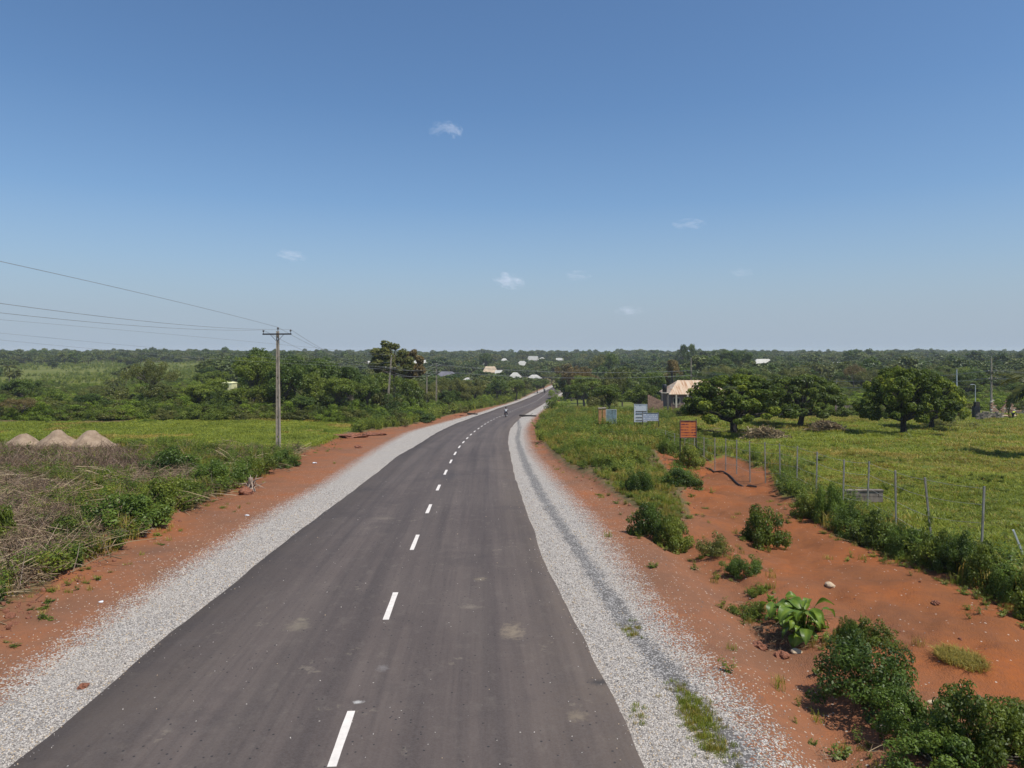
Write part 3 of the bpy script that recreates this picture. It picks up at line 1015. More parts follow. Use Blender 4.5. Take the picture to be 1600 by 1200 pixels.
def put_tree(name, key, x, y, H, W, label, cat_='tree', group=None, rz=None, crown_name='crown', trunk_name='trunk', sink=0.0, lmat=None, z=None):
    p = PROTO[key]
    rz = random.uniform(0, 6.28) if rz is None else rz
    z = gz(x, y) - sink if z is None else z
    s = (W / p['W'], W / p['W'], H / p['H'])
    if 'full' in p:
        o = bpy.data.objects.new(name, p['full']); C.objects.link(o)
        o.location = (x, y, z); o.rotation_euler = (0, 0, rz); o.scale = s
    else:
        o = empty(name, (x, y, z), rz); o.scale = s
        link(bpy.data.objects.new(trunk_name, p['trunk']), o)
        c = link(bpy.data.objects.new(crown_name, p['crown']), o)
        if lmat:
            c.material_slots[0].link = 'OBJECT'; c.material_slots[0].material = M[lmat]
    tag(o, label, cat_, group)
    return o


def tree_px(name, key, u, yd, vtop, wpx, label, **kw):
    """tree standing at distance yd, seen at column u, with its top at row vtop and wpx pixels wide"""
    x = (u - 800) / F * yd
    g = gz(x, yd)
    H = CAM_Z + (HOR - vtop) / F * yd - g
    return put_tree(name, key, x, yd, max(H, 0.4), wpx / F * yd, label, **kw)


proto_tree('cashew_a', 'cashew', 1, 6.2, 10.0, 21000, 0.30, 'leaf_cashew', 'bark_dark')
proto_tree('cashew_b', 'cashew', 2, 6.2, 10.0, 21000, 0.30, 'leaf_cashew', 'bark_dark')
proto_tree('broad_a', 'broad', 3, 9, 9, 7000, 0.34, 'leaf_dark')
proto_tree('broad_b', 'broad', 4, 9, 9, 7000, 0.34, 'leaf_mid')
proto_tree('broad_c', 'broad', 5, 8, 10, 7000, 0.36, 'leaf_olive')
proto_tree('umbrella_a', 'umbrella', 6, 9, 12, 7000, 0.28, 'leaf_olive')
proto_tree('umbrella_b', 'umbrella', 7, 7, 9, 4500, 0.26, 'leaf_brown')
proto_tree('teak_a', 'teak', 8, 12, 6, 7500, 0.36, 'leaf_olive', 'bark', aspect=0.75)
proto_tree('tall_a', 'tall', 9, 10, 6, 5500, 0.32, 'leaf_mid')
proto_tree('tall_b', 'tall', 10, 10, 7, 5500, 0.32, 'leaf_dark')
proto_tree('shrub_a', 'shrub', 11, 3.5, 5, 4200, 0.22, 'leaf_bright')
proto_tree('shrub_b', 'shrub', 12, 3.5, 5, 4200, 0.22, 'leaf_mid')
proto_tree('shrub_c', 'shrub', 13, 3.0, 5, 4200, 0.24, 'leaf_olive')
proto_tree('bush_a', 'shrub', 21, 1.2, 1.8, 9000, 0.062, 'leaf_bush')
proto_tree('bush_b', 'shrub', 22, 1.2, 1.8, 9000, 0.062, 'leaf_bush')
proto_tree('bush_c', 'shrub', 23, 1.2, 1.8, 6000, 0.085, 'leaf_weed')
proto_tree('bush_d', 'shrub', 24, 1.2, 1.8, 3200, 0.085, 'leaf_weed', 'bark')
FARK = []
for i, (k, H, W, mt) in enumerate([('broad', 8, 9, 'leaf_far'), ('broad', 8, 10, 'leaf_far'), ('tall', 9, 7, 'leaf_far'), ('umbrella', 8, 11, 'leaf_far'),
                                   ('shrub', 5, 9, 'leaf_far'), ('broad', 7, 9, 'leaf_olive'), ('tall', 9, 8, 'leaf_dark')]):
    key = 'far_%d' % i
    proto_tree(key, k, 40 + i, H, W, 900, 0.95, mt, merged=True, aspect=0.8)
    FARK.append(key)


# ------------------------------------------------------------------ instanced stuff
PROTO_COLL = {}


def proto_coll(name, meshes):
    c = bpy.data.collections.new(name)
    for i, m_ in enumerate(meshes):
        o = bpy.data.objects.new("%s_%02d" % (name, i), m_)
        c.objects.link(o)
    PROTO_COLL[name] = (c, len(meshes))
    return c


def gn_tree(coll):
    ng = bpy.data.node_groups.new('scatter_' + coll.name, 'GeometryNodeTree')
    ng.interface.new_socket('Geometry', in_out='INPUT', socket_type='NodeSocketGeometry')
    ng.interface.new_socket('Geometry', in_out='OUTPUT', socket_type='NodeSocketGeometry')
    nd = ng.nodes
    gi = nd.new('NodeGroupInput'); go = nd.new('NodeGroupOutput')
    ci = nd.new('GeometryNodeCollectionInfo'); ci.inputs['Collection'].default_value = coll
    ci.inputs['Separate Children'].default_value = True; ci.inputs['Reset Children'].default_value = True
    iop = nd.new('GeometryNodeInstanceOnPoints'); iop.inputs['Pick Instance'].default_value = True

    def na_(name, t):
        a = nd.new('GeometryNodeInputNamedAttribute'); a.data_type = t; a.inputs['Name'].default_value = name
        return next(s for s in a.outputs if s.name == 'Attribute' and s.enabled)
    er = nd.new('FunctionNodeEulerToRotation')
    ng.links.new(na_('rot', 'FLOAT_VECTOR'), er.inputs[0])
    ng.links.new(gi.outputs[0], iop.inputs['Points'])
    ng.links.new(ci.outputs[0], iop.inputs['Instance'])
    ng.links.new(na_('pick', 'INT'), iop.inputs['Instance Index'])
    ng.links.new(er.outputs[0], iop.inputs['Rotation'])
    ng.links.new(na_('scl', 'FLOAT_VECTOR'), iop.inputs['Scale'])
    ng.links.new(iop.outputs[0], go.inputs[0])
    return ng


GN = {}


def scatter(name, collname, P, rot, scl, pick, label):
    coll, n = PROTO_COLL[collname]
    if collname not in GN: GN[collname] = gn_tree(coll)
    me = bpy.data.meshes.new(name)
    P = np.asarray(P, np.float32); k = len(P)
    me.vertices.add(k); me.vertices.foreach_set("co", P.ravel())
    a = me.attributes.new('rot', 'FLOAT_VECTOR', 'POINT'); a.data.foreach_set('vector', np.asarray(rot, np.float32).ravel())
    scl = np.asarray(scl, np.float32)
    if scl.ndim == 1: scl = np.stack([scl] * 3, 1)
    a = me.attributes.new('scl', 'FLOAT_VECTOR', 'POINT'); a.data.foreach_set('vector', scl.ravel())
    a = me.attributes.new('pick', 'INT', 'POINT'); a.data.foreach_set('value', (np.asarray(pick) % n).astype(np.int32))
    o = link(bpy.data.objects.new(name, me))
    md = o.modifiers.new('scatter', 'NODES'); md.node_group = GN[collname]
    tag(o, label, None, None, 'stuff')
    return o


def tuft_mesh(name, seed, n, h, spread, width, mat, lean=0.5, bend=0.35):
    r = np.random.default_rng(seed)
    th = r.uniform(0, 6.28, n); b = np.stack([np.cos(th), np.sin(th)], 1) * (r.uniform(0, 1, n) ** 0.7 * spread)[:, None]
    d = r.uniform(0, 6.28, n); L = h * r.uniform(0.55, 1.2, n); ln = lean * r.uniform(0.1, 1, n)
    dx, dy = np.cos(d), np.sin(d)
    V = []
    for i in range(n):
        px, py = -dy[i] * width / 2, dx[i] * width / 2
        m1 = (b[i, 0] + dx[i] * L[i] * ln[i] * 0.4, b[i, 1] + dy[i] * L[i] * ln[i] * 0.4, L[i] * 0.6)
        t = (b[i, 0] + dx[i] * L[i] * ln[i] * (1 + bend), b[i, 1] + dy[i] * L[i] * ln[i] * (1 + bend), L[i] * (1 - 0.35 * ln[i]))
        V += [(b[i, 0] - px, b[i, 1] - py, -0.02), (b[i, 0] + px, b[i, 1] + py, -0.02), (m1[0] + px * 0.8, m1[1] + py * 0.8, m1[2]), (m1[0] - px * 0.8, m1[1] - py * 0.8, m1[2]), t, t]
    V = np.array(V)
    Fq = []
    for i in range(n):
        o = 6 * i
        Fq += [(o, o + 1, o + 2, o + 3), (o + 3, o + 2, o + 4, o + 5)]
    V[5::6] += np.array([0.002, 0, 0])
    return mk_mesh(name, V, np.array(Fq), mat, attrs={'tint': np.repeat(r.uniform(0, 1, n), 6)})


def weed_mesh(name, seed, nst, h, spread, nl, leaf, mat, aspect=0.5):
    """leafy weed: a few stems with leaves along them"""
    r = np.random.default_rng(seed)
    P = []; Nn = []
    for s in range(nst):
        a = r.uniform(0, 6.28); q = r.uniform(0.2, 1); hh = h * r.uniform(0.5, 1.1)
        for k in range(nl):
            t = r.uniform(0.1, 1)
            c = np.array([math.cos(a) * spread * q * t, math.sin(a) * spread * q * t, hh * t])
            d = r.normal(size=3); d[2] = abs(d[2]) * 0.5; d /= np.linalg.norm(d)
            P.append(c + d * leaf * 0.9); Nn.append(d * 0.6 + np.array([0, 0, 0.9]))
    V, Fq = leaf_quads(np.array(P), np.array(Nn), leaf, r, aspect)
    return mk_mesh(name, V, Fq, mat, attrs={'tint': np.repeat(r.uniform(0, 1, len(P)), 4)})


def stalk_mesh(name, seed, n, L, mat, flat=0.25, rad=0.012):
    r = np.random.default_rng(seed); mb = MB(); tint = []
    for k in range(n):
        a = r.uniform(0, 6.28); l = L * r.uniform(0.4, 1.2); c = r.normal(size=2) * L * 0.3
        e = r.uniform(0, flat); dz = l * math.sin(e); dx, dy = math.cos(a) * l * math.cos(e), math.sin(a) * l * math.cos(e)
        z = r.uniform(0.02, 0.25)
        mb.tube([(c[0] - dx / 2, c[1] - dy / 2, z), (c[0], c[1], z + dz * 0.5 + 0.04), (c[0] + dx / 2, c[1] + dy / 2, z + dz)], [rad, rad * 0.8, rad * 0.3], 3, False)
        tint += [r.uniform(0, 1)] * 9
    return mk_mesh(name, mb.v, mb.f, mat, attrs={'tint': tint})


proto_coll('grass_tufts', [tuft_mesh('tuft_%d' % i, 100 + i, 26, 0.30, 0.30, 0.022, M['grass' if i < 3 else 'grass_yel']) for i in range(5)])
proto_coll('weeds', [weed_mesh('weed_0', 200, 9, 0.55, 0.38, 22, 0.085, M['leaf_weed']), weed_mesh('weed_1', 201, 8, 0.75, 0.30, 22, 0.075, M['leaf_bush']),
                     weed_mesh('weed_2', 202, 10, 0.45, 0.45, 18, 0.10, M['leaf_weed'], 0.7), weed_mesh('weed_3', 203, 7, 0.6, 0.35, 20, 0.07, M['leaf_mid']),
                     tuft_mesh('weed_4', 204, 40, 0.55, 0.30, 0.02, M['grass_yel']), tuft_mesh('weed_5', 205, 40, 0.5, 0.28, 0.02, M['grass'])])
proto_coll('dry', [stalk_mesh('dry_0', 300, 16, 1.1, M['dry']), stalk_mesh('dry_1', 301, 16, 0.8, M['dry']), stalk_mesh('dry_2', 302, 26, 0.7, M['dry_dark'], 0.9, 0.008),
                   stalk_mesh('dry_3', 303, 26, 0.6, M['dry_dark'], 1.1, 0.007)])
proto_coll('far_trees', [PROTO[k]['full'] for k in FARK])
proto_coll('shrubs', [mk for mk in (PROTO['shrub_a']['crown'], PROTO['shrub_b']['crown'], PROTO['shrub_c']['crown'])])
proto_coll('chips', [blob_mesh('chip_0', M['stone_white'], 1, 0.7, 0.5, 1, 1), blob_mesh('chip_1', M['stone_white'], 1, 0.6, 0.5, 2, 1), blob_mesh('chip_2', M['stone_grey'], 1, 0.7, 0.5, 3, 1),
                     blob_mesh('chip_3', M['stone_pale'], 1, 0.7, 0.5, 4, 1)])
proto_coll('clods', [blob_mesh('clod_%d' % i, M['stone_red'], 1, 0.7, 0.6, 10 + i, 2) for i in range(3)])


def uniform_view(n, y0, y1, u0, u1, r, power=1.0):
    """points over the ground spread by area between two view directions"""
    t = r.uniform(0, 1, n)
    yy = (y0 ** 2 + t * (y1 ** 2 - y0 ** 2)) ** 0.5 if power == 1.0 else y0 * (y1 / y0) ** t
    xx = (r.uniform(u0, u1, n) - 800) / F * yy
    return xx, yy


def rand_rot(n, r, tilt=0.0):
    return np.stack([r.normal(size=n) * tilt, r.normal(size=n) * tilt, r.uniform(0, 6.28, n)], 1)


def pts3(x, y, dz=0.0):
    return np.stack([x, y, gz_many(x, y) + dz], 1)


R = np.random.default_rng(99)
# right field grass
x, y = uniform_view(52000, 17, 112, 960, 1720, R, 0)
k = (x > 13.2 + 0.5 * fbm(x, y, 2, 2, 8)) & (masks(x, y)[1] < -0.2) & ((poly_sd(x, y, BARE) < 0) | (R.random(len(x)) < 0.15)) & ((fbm(x, y, 3.0, 2, 97) > -0.3) | (R.random(len(x)) < 0.4))
x, y = x[k], y[k]
n_ = len(x)
sc_ = R.uniform(0.55, 1.15, n_) * (1 + 0.35 * fbm(x, y, 4, 2, 9)) * np.clip(y / 40, 0.85, 1.9)
sc3 = np.stack([sc_ * 1.25, sc_ * 1.25, sc_ * 0.42 * (1 + 0.5 * fbm(x, y, 1.7, 2, 57))], 1)
scatter('field_grass', 'grass_tufts', pts3(x, y), rand_rot(n_, R, 0.1), sc3,
        np.where(fbm(x, y, 6, 3, 10) + R.normal(size=n_) * 0.35 > 0.28, R.integers(3, 5, n_), R.integers(0, 3, n_)), 'low green and yellowing grass covering the fenced field on the right')
# left lawn
x, y = uniform_view(34000, 46, 112, -120, 600, R, 0)
k = poly_sd(x, y, LAWN_L) > -1.5
k &= masks(x, y)[1] < -0.2
k &= (poly_sd(x, y, LAWN_L) + 3.0 * fbm(x, y, 5, 3, 98) > -0.6) & ((fbm(x, y, 3.2, 2, 99) > -0.35) | (R.random(len(x)) < 0.4))
x, y = x[k], y[k]; n_ = len(x)
sc_ = R.uniform(0.7, 1.3, n_) * 1.3
scatter('lawn_grass', 'grass_tufts', pts3(x, y), rand_rot(n_, R, 0.1), np.stack([sc_ * 1.3, sc_ * 1.3, sc_ * 0.45 * (1 + 0.6 * fbm(x, y, 2.5, 2, 58))], 1),
        np.where(fbm(x, y, 7, 3, 100) > 0.3, 3, R.integers(0, 3, n_)), 'bright green grass on the open ground behind the utility pole')
# left weeds beside the dirt
WEED_L = to_plan([(-260, 690), (0, 704), (160, 706), (230, 693), (300, 690), (345, 705), (390, 702), (470, 706), (466, 724), (400, 752), (300, 800), (200, 855), (120, 892), (0, 962), (-260, 1100)])
DRY = [to_plan([(-200, 745), (60, 748), (130, 790), (100, 830), (150, 860), (40, 900), (-200, 960)]), to_plan([(-200, 700), (190, 706), (250, 735), (180, 745), (60, 742), (-200, 745)]),
       to_plan([(230, 735), (290, 740), (320, 770), (250, 770), (190, 760)])]
x, y = uniform_view(14500, 12, 62, -260, 560, R, 0)
k = poly_sd(x, y, WEED_L) > 0.05
x, y = x[k], y[k]
dd_ = np.max([poly_sd(x, y, q) for q in DRY], axis=0)
green = (dd_ < 0.2 * R.normal(size=len(x)) + 0.1) | (R.random(len(x)) < 0.30)
dens = fbm(x, y, 2.2, 2, 12) > -0.32
xg, yg = x[green & dens], y[green & dens]; n_ = len(xg)
hump = 1 + 0.45 * fbm(xg, yg, 2.6, 2, 13)
scatter('roadside_weeds', 'weeds', pts3(xg, yg), rand_rot(n_, R, 0.12), R.uniform(0.6, 1.2, n_) * hump, np.where(R.random(n_) < 0.13, 4, R.integers(0, 4, n_)),
        'tangled green weeds between the left red earth strip and the pole')
sel = (~green) | (R.random(len(x)) < 0.12)
xd, yd = x[sel], y[sel]; n_ = len(xd)
top_ = poly_sd(xd, yd, DRY[1]) > 0
scatter('dry_brush', 'dry', pts3(xd, yd, 0.02), rand_rot(n_, R, 0.25), R.uniform(0.6, 1.4, n_), np.where(top_, R.integers(2, 4, n_), np.where(R.random(n_) < 0.62, R.integers(0, 2, n_), R.integers(2, 4, n_))),
        'heaps of pale dry stalks and dead twigs lying among the weeds on the left')
# right verge weeds
VERGE_R = to_plan([(843, 650), (838, 668), (848, 692), (866, 712), (893, 735), (928, 748), (958, 770), (988, 790), (1012, 808), (1050, 830), (1070, 815), (1074, 795), (1062, 774),
                   (1085, 754), (1055, 737), (1025, 722), (1018, 706), (1060, 700), (1100, 712), (1125, 705), (1120, 690), (1060, 668), (1060, 636), (960, 628), (900, 622), (872, 622)])
x, y = uniform_view(15000, 20, 160, 830, 1140, R, 0)
k = poly_sd(x, y, VERGE_R) > 0.1
x, y = x[k], y[k]; n_ = len(x)
scatter('verge_weeds', 'weeds', pts3(x, y), rand_rot(n_, R, 0.1), R.uniform(0.6, 1.35, n_) * np.clip(y / 45, 0.75, 1.7) * (0.42 + 0.58 * sstep(0, 2.6, poly_sd(x, y, VERGE_R) + 0.8 * fbm(x, y, 1.5, 2, 95))) * (1 + 0.4 * fbm(x, y, 3.5, 2, 96)),
        np.where(fbm(x, y, 5, 2, 14) > 0.0, R.choice([4, 4, 5, 2, 0], n_), R.choice([0, 1, 2, 3, 3], n_)), 'tall green weeds covering the right verge as far as the bend')
# taller weeds standing about in both grass fields
xa, ya = uniform_view(9000, 20, 112, -120, 1720, R, 0)
m1 = poly_sd(xa, ya, LAWN_L) > -0.5
m2 = (xa > 14.5) & (masks(xa, ya)[1] < -1.5)
k = (m1 | m2) & (fbm(xa, ya, 3.0, 3, 101) > 0.34)
k |= (m1 | m2) & (R.random(len(xa)) < 0.03)
x, y = xa[k], ya[k]; n_ = len(x)
scatter('field_weeds', 'weeds', pts3(x, y), rand_rot(n_, R, 0.1), np.stack([R.uniform(0.5, 1.1, n_), R.uniform(0.5, 1.1, n_), R.uniform(0.25, 0.7, n_)], 1), R.choice([0, 2, 3, 3, 5], n_), 'darker leafy weeds scattered through the grass fields')
# weeds along the fence foot
x, y = uniform_view(9000, 14, 62, 1050, 1720, R, 0)
_, d0 = masks(x, y)
k = (d0 < -0.05) & (d0 > -1.9 + 0.5 * fbm(x, y, 2, 2, 15)) & (x > 8)
x, y = x[k], y[k]; n_ = len(x)
scatter('fence_weeds', 'weeds', pts3(x, y), rand_rot(n_, R, 0.1), R.uniform(0.6, 1.2, n_), R.choice([0, 1, 3, 3, 4], n_), 'mixed weeds grown up along the foot of the fence')
# verge weeds further down the road, both sides
xa, ya = uniform_view(9000, 60, 330, 540, 960, R, 0)
left = xa < x_c(ya)
off = np.where(left, x_ld(ya) - xa, xa - x_rg(ya) - 1.0)
k = (off > 0.2) & (off < 26) & (~((poly_sd(xa, ya, LAWN_L) > -1) | (poly_sd(xa, ya, VERGE_R) > 0)))
x, y = xa[k], ya[k]; n_ = len(x)
scatter('far_verge_weeds', 'weeds', pts3(x, y), rand_rot(n_, R, 0.1), R.uniform(1.2, 2.4, n_) * np.clip(y / 90, 1, 1.8), R.choice([0, 1, 2, 3, 5, 0, 3], n_),
        'green undergrowth along both sides of the road where it drops to the bend')
# small plants dotted on the earth
x, y = uniform_view(9000, 10, 70, -100, 1700, R, 0)
_, d0 = masks(x, y); g0, _ = masks(x, y)
k = (d0 > 0.0) & (g0 < -0.3) & (((fbm(x, y, 1.8, 2, 16) > 0.47) & (R.random(len(x)) < 0.4)) | ((d0 < np.where(x < 0, 1.3, 0.8)) & (fbm(x, y, 1.1, 2, 17) > -0.1) & (R.random(len(x)) < 0.6)))
x, y = x[k], y[k]; n_ = len(x)
scatter('earth_weeds', 'weeds', pts3(x, y, -0.02), rand_rot(n_, R, 0.1), np.stack([R.uniform(0.25, 0.6, n_), R.uniform(0.25, 0.6, n_), R.uniform(0.12, 0.35, n_)], 1), R.choice([0, 2, 3, 4, 5], n_),
        'small tufts and seedlings dotted over the bare red earth')
# grass creeping into the right gravel
cx_, cy_ = [], []
for (u, v, n0, s) in [(1085, 1110, 130, 0.28), (1095, 1135, 110, 0.25), (1110, 1160, 60, 0.2), (985, 985, 30, 0.2), (1000, 1118, 14, 0.12), (1070, 1085, 20, 0.15)]:
    gx, gy = G(u, v)
    cx_ += list(gx + R.normal(size=n0) * s * 0.55); cy_ += list(gy + R.normal(size=n0) * s * 1.6)
cx_, cy_ = np.array(cx_), np.array(cy_); n_ = len(cx_)
scatter('gravel_grass', 'grass_tufts', pts3(cx_, cy_), rand_rot(n_, R, 0.1), R.uniform(0.12, 0.3, n_), R.integers(0, 5, n_), 'patch of low green grass growing in the right gravel shoulder')
# chippings on the shoulders and spilling over the earth
x, y = uniform_view(230000, 8.2, 34, -60, 1480, R, 0)
g0, d0 = masks(x, y)
onroad = (x > x_la(y) - 0.02) & (x < x_ra(y) + 0.02)
k = (~onroad) & (d0 > -0.2) & ((g0 > 0) | (R.random(len(x)) < 0.42 * np.exp(g0 / 0.32) + 0.003 + 0.022 * np.exp(g0 / 1.5)))
k &= (R.random(len(x)) < np.clip(1.5 - y / 30, 0.25, 1))
rt_ = np.abs(x - np.interp(y, RUT[:, 1], RUT[:, 0])) + 0.12 * fbm(x, y, 0.7, 2, 44)
k &= (rt_ > 0.24) | (R.random(len(x)) < 0.12)
k &= (g0 < 0) | (R.random(len(x)) < 0.55)
x, y = x[k], y[k]; n_ = len(x)
g0 = masks(x, y)[0]
scatter('gravel_stones', 'chips', pts3(x, y, 0.004), rand_rot(n_, R, 1.0), R.uniform(0.006, 0.016, n_) * np.clip(y / 14, 1, 1.6), np.where(g0 < 0, R.choice([0, 3, 3, 2], n_), R.choice([0, 1, 2, 2, 3], n_)), 'loose white and grey chippings on the shoulders and the earth beside them')
# stones spilled onto the asphalt margins and crumbs on the carriageway
x, y = uniform_view(90000, 8.2, 40, -60, 1480, R, 0)
l_, r_e = x_la(y), x_ra(y)
dist = np.minimum(x - l_, r_e - x)
k = (dist > 0) & (R.random(len(x)) < (0.38 * np.exp(-dist / 0.10) + 0.004))
x, y = x[k], y[k]; n_ = len(x)
scatter('spilled_stones', 'chips', np.stack([x, y, CAM_Z - smooth_interp(y, KR) + 0.054], 1), rand_rot(n_, R, 1.0), R.uniform(0.005, 0.013, n_) * np.clip(y / 14, 1, 1.6), R.choice([0, 2, 3, 0], n_), 'stray chippings spilled over the margins of the asphalt')
# laterite clods along the ragged edges
x, y = uniform_view(26000, 9, 90, -60, 1650, R, 0)
g0, d0 = masks(x, y)
lf = x < x_c(y)
k = (np.abs(d0) < 0.75) & (g0 < -0.4) & (R.random(len(x)) < np.where(lf, 0.8, 0.14)) | ((d0 > 0.5) & (g0 < -0.6) & (~lf) & (R.random(len(x)) < 0.004))
x, y = x[k], y[k]; n_ = len(x)
scatter('earth_clods', 'clods', pts3(x, y), rand_rot(n_, R, 0.6), np.abs(R.normal(size=n_)) * 0.03 + 0.015, R.integers(0, 3, n_), 'broken clods of red earth along the edges of the verges')
# undergrowth among the middle-distance trees
x, y = uniform_view(6500, 98, 270, -150, 1750, R, 0)
u_, _ = project(x, y, 0)
lf = x < x_c(y)
hole = (poly_sd(x, y, LAWN_L) + 5.0 * fbm(x, y, 6, 3, 98) > 1.0) | (masks(x, y)[1] > -1.5) | ((~lf) & (y < 112) & (x > 12)) | (poly_sd(x, y, VERGE_R) > -1) | ((u_ < 230) & (y > 150) & (R.random(len(x)) < 0.8))
hole |= (~lf) & (u_ < 1000) & (y < 112)
hole |= (np.abs(x - 35.0) < 11) & (np.abs(y - 139) < 8)
hole |= (~lf) & (u_ > 1485) & (y < 128)
x, y = x[~hole], y[~hole]; n_ = len(x)
sc_ = R.uniform(0.5, 1.0, n_)
scatter('undergrowth', 'shrubs', pts3(x, y), rand_rot(n_, R, 0.05), np.stack([sc_, sc_, sc_ * R.uniform(0.5, 0.9, n_)], 1), R.choice([0, 1, 1, 2, 2], n_), 'dense green scrub filling the ground between the trees')

x, y = uniform_view(9000, 150, 700, -120, 340, R, 0)
k = (fbm(x, y * 0.35, 18, 2, 90) > -0.15)
x, y = x[k], y[k]; n_ = len(x)
scatter('field_crops', 'weeds', np.stack([x, y, base_z(x, y)], 1), rand_rot(n_, R, 0.1), R.uniform(1.2, 3.2, n_) * np.interp(y, [150, 700], [0.8, 1.6]), R.choice([0, 1, 3, 3, 5], n_), 'rows of green crops and scrub on the open left slope')
HS = [(833, 13, 563, 557, 640, 'white roofed house highest in the far village, right of centre', 'roof_white', True), (816, 16, 571, 564.5, 480, 'white roofed house below the highest one in the village', 'roof_white', True),
      (788, 9, 563.5, 560.5, 560, 'small pale roof on the village slope left of the white roofs', 'roof_white', False), (766, 20, 582, 573, 330, 'house with tan pyramid roof among the village trees', 'roof_tan', False),
      (757, 9, 569.5, 567.5, 430, 'small grey roof just above the tan pyramid roof', 'roof_white', False), (780, 9, 584, 579, 320, 'little white gable right of the tan pyramid roof', 'roof_white', True),
      (805, 15, 590, 582.5, 300, 'white gable roof in the lower middle of the village', 'roof_white', True), (835, 18, 591, 586, 300, 'white hip roof nearest the road end on its left', 'roof_white', False),
      (731, 11, 596, 590.5, 265, 'small round topped white roof left of the village by the wires', 'roof_white', False), (698, 26, 588, 581, 285, 'long grey roofed house behind the paired poles', 'roof_grey', True),
      (658, 24, 567.5, 563, 420, 'long low white building right of the rounded tree crowns', 'roof_white', True), (581, 10, 569, 564.5, 400, 'small white house left of the rounded tree crowns', 'roof_white', True),
      (1192, 28, 568, 561.5, 340, 'long white roofed building on the slope above the cashew trees', 'roof_white', True), (1308, 14, 568.5, 566, 420, 'small pale grey roof on the right slope', 'roof_white', True),
      (874, 8, 563, 560, 600, 'small white roof on the ridge right of the road end', 'roof_white', True), (847, 6, 561, 559, 650, 'tiny white roof beside the highest village house', 'roof_white', False)]


def house_dist(u, ve, hw=2.6):
    yd_ = 230.0
    while yd_ < 1150:
        if top_at(ve, yd_) - float(base_z((u - 800) / F * yd_, yd_)) <= hw: break
        yd_ += 5.0
    return yd_


HOUSES = [(h[0], house_dist(h[0], h[2]), h[1], h[2], h[3]) for h in HS]


def roof_gap(u, y, wpx):
    """lowest row a tree in front of a village house may rise to, so the roofs stay in view"""
    lim = np.full(np.shape(u), 0.0)
    for (hu, hy, hw_, ve, vr) in HOUSES:
        m = (y < hy + 6) & (np.abs(u - hu) < hw_ * 0.42 + wpx * 0.36)
        lim = np.where(m, np.maximum(lim, ve + 0.8), lim)
    return lim


# ------------------------------------------------------------------ far woodland
def allowed_far(x, y):
    u, _ = project(x, y, 0)
    f1 = fbm(x, y, 70, 3, 20)
    ok = np.ones(len(x), bool)
    # open fields on the left slope and a few clearings elsewhere
    ok &= ~((u < 330) & (y < 620) & (y > 215) & (f1 < 0.46))
    ok &= ~(((u > 330) & (u < 560) | (u > 1000)) & (y > 300) & (f1 < -0.58))
    ok &= (x - x_rg(y) > 3) | (x_ld(y) - x > 3) | (y > 540)
    return ok


x, y = uniform_view(12500, 235, 1500, -260, 1860, R, 0)
k = allowed_far(x, y)
x, y = x[k], y[k]; n_ = len(x)
sc_ = R.uniform(0.55, 1.15, n_) * np.interp(y, [235, 700, 1200], [0.85, 1.15, 1.5]) * np.where(R.random(n_) < 0.12, 1.35, 1)
vmax = 545.0 + 0
zg = base_z(x, y)
hcap = (CAM_Z - zg + (HOR - (549.5 + 6.0 * fbm(x, y, 55, 3, 22) + R.normal(size=n_) * 1.3)) / F * y)
nomH = 8.0
uu = 800 + F * x / y
lim = roof_gap(uu, y, sc_ * 10 / y * F)
hcap = np.where(lim > 0, np.minimum(hcap, CAM_Z - zg + (HOR - lim) / F * y), hcap)
keep = hcap > 1.2
x, y, zg, sc_, hcap = x[keep], y[keep], zg[keep], sc_[keep], hcap[keep]; n_ = len(x)
szz = np.minimum(sc_, np.clip(hcap / nomH, 0.12, 5))
scatter('distant_woodland', 'far_trees', np.stack([x, y, zg], 1), rand_rot(n_, R, 0.03), np.stack([sc_ * 1.05, sc_ * 1.05, szz], 1), R.choice([0, 1, 2, 3, 4, 5, 6, 0, 1, 5], n_),
        'continuous dark green woodland covering the low ridge to the horizon')

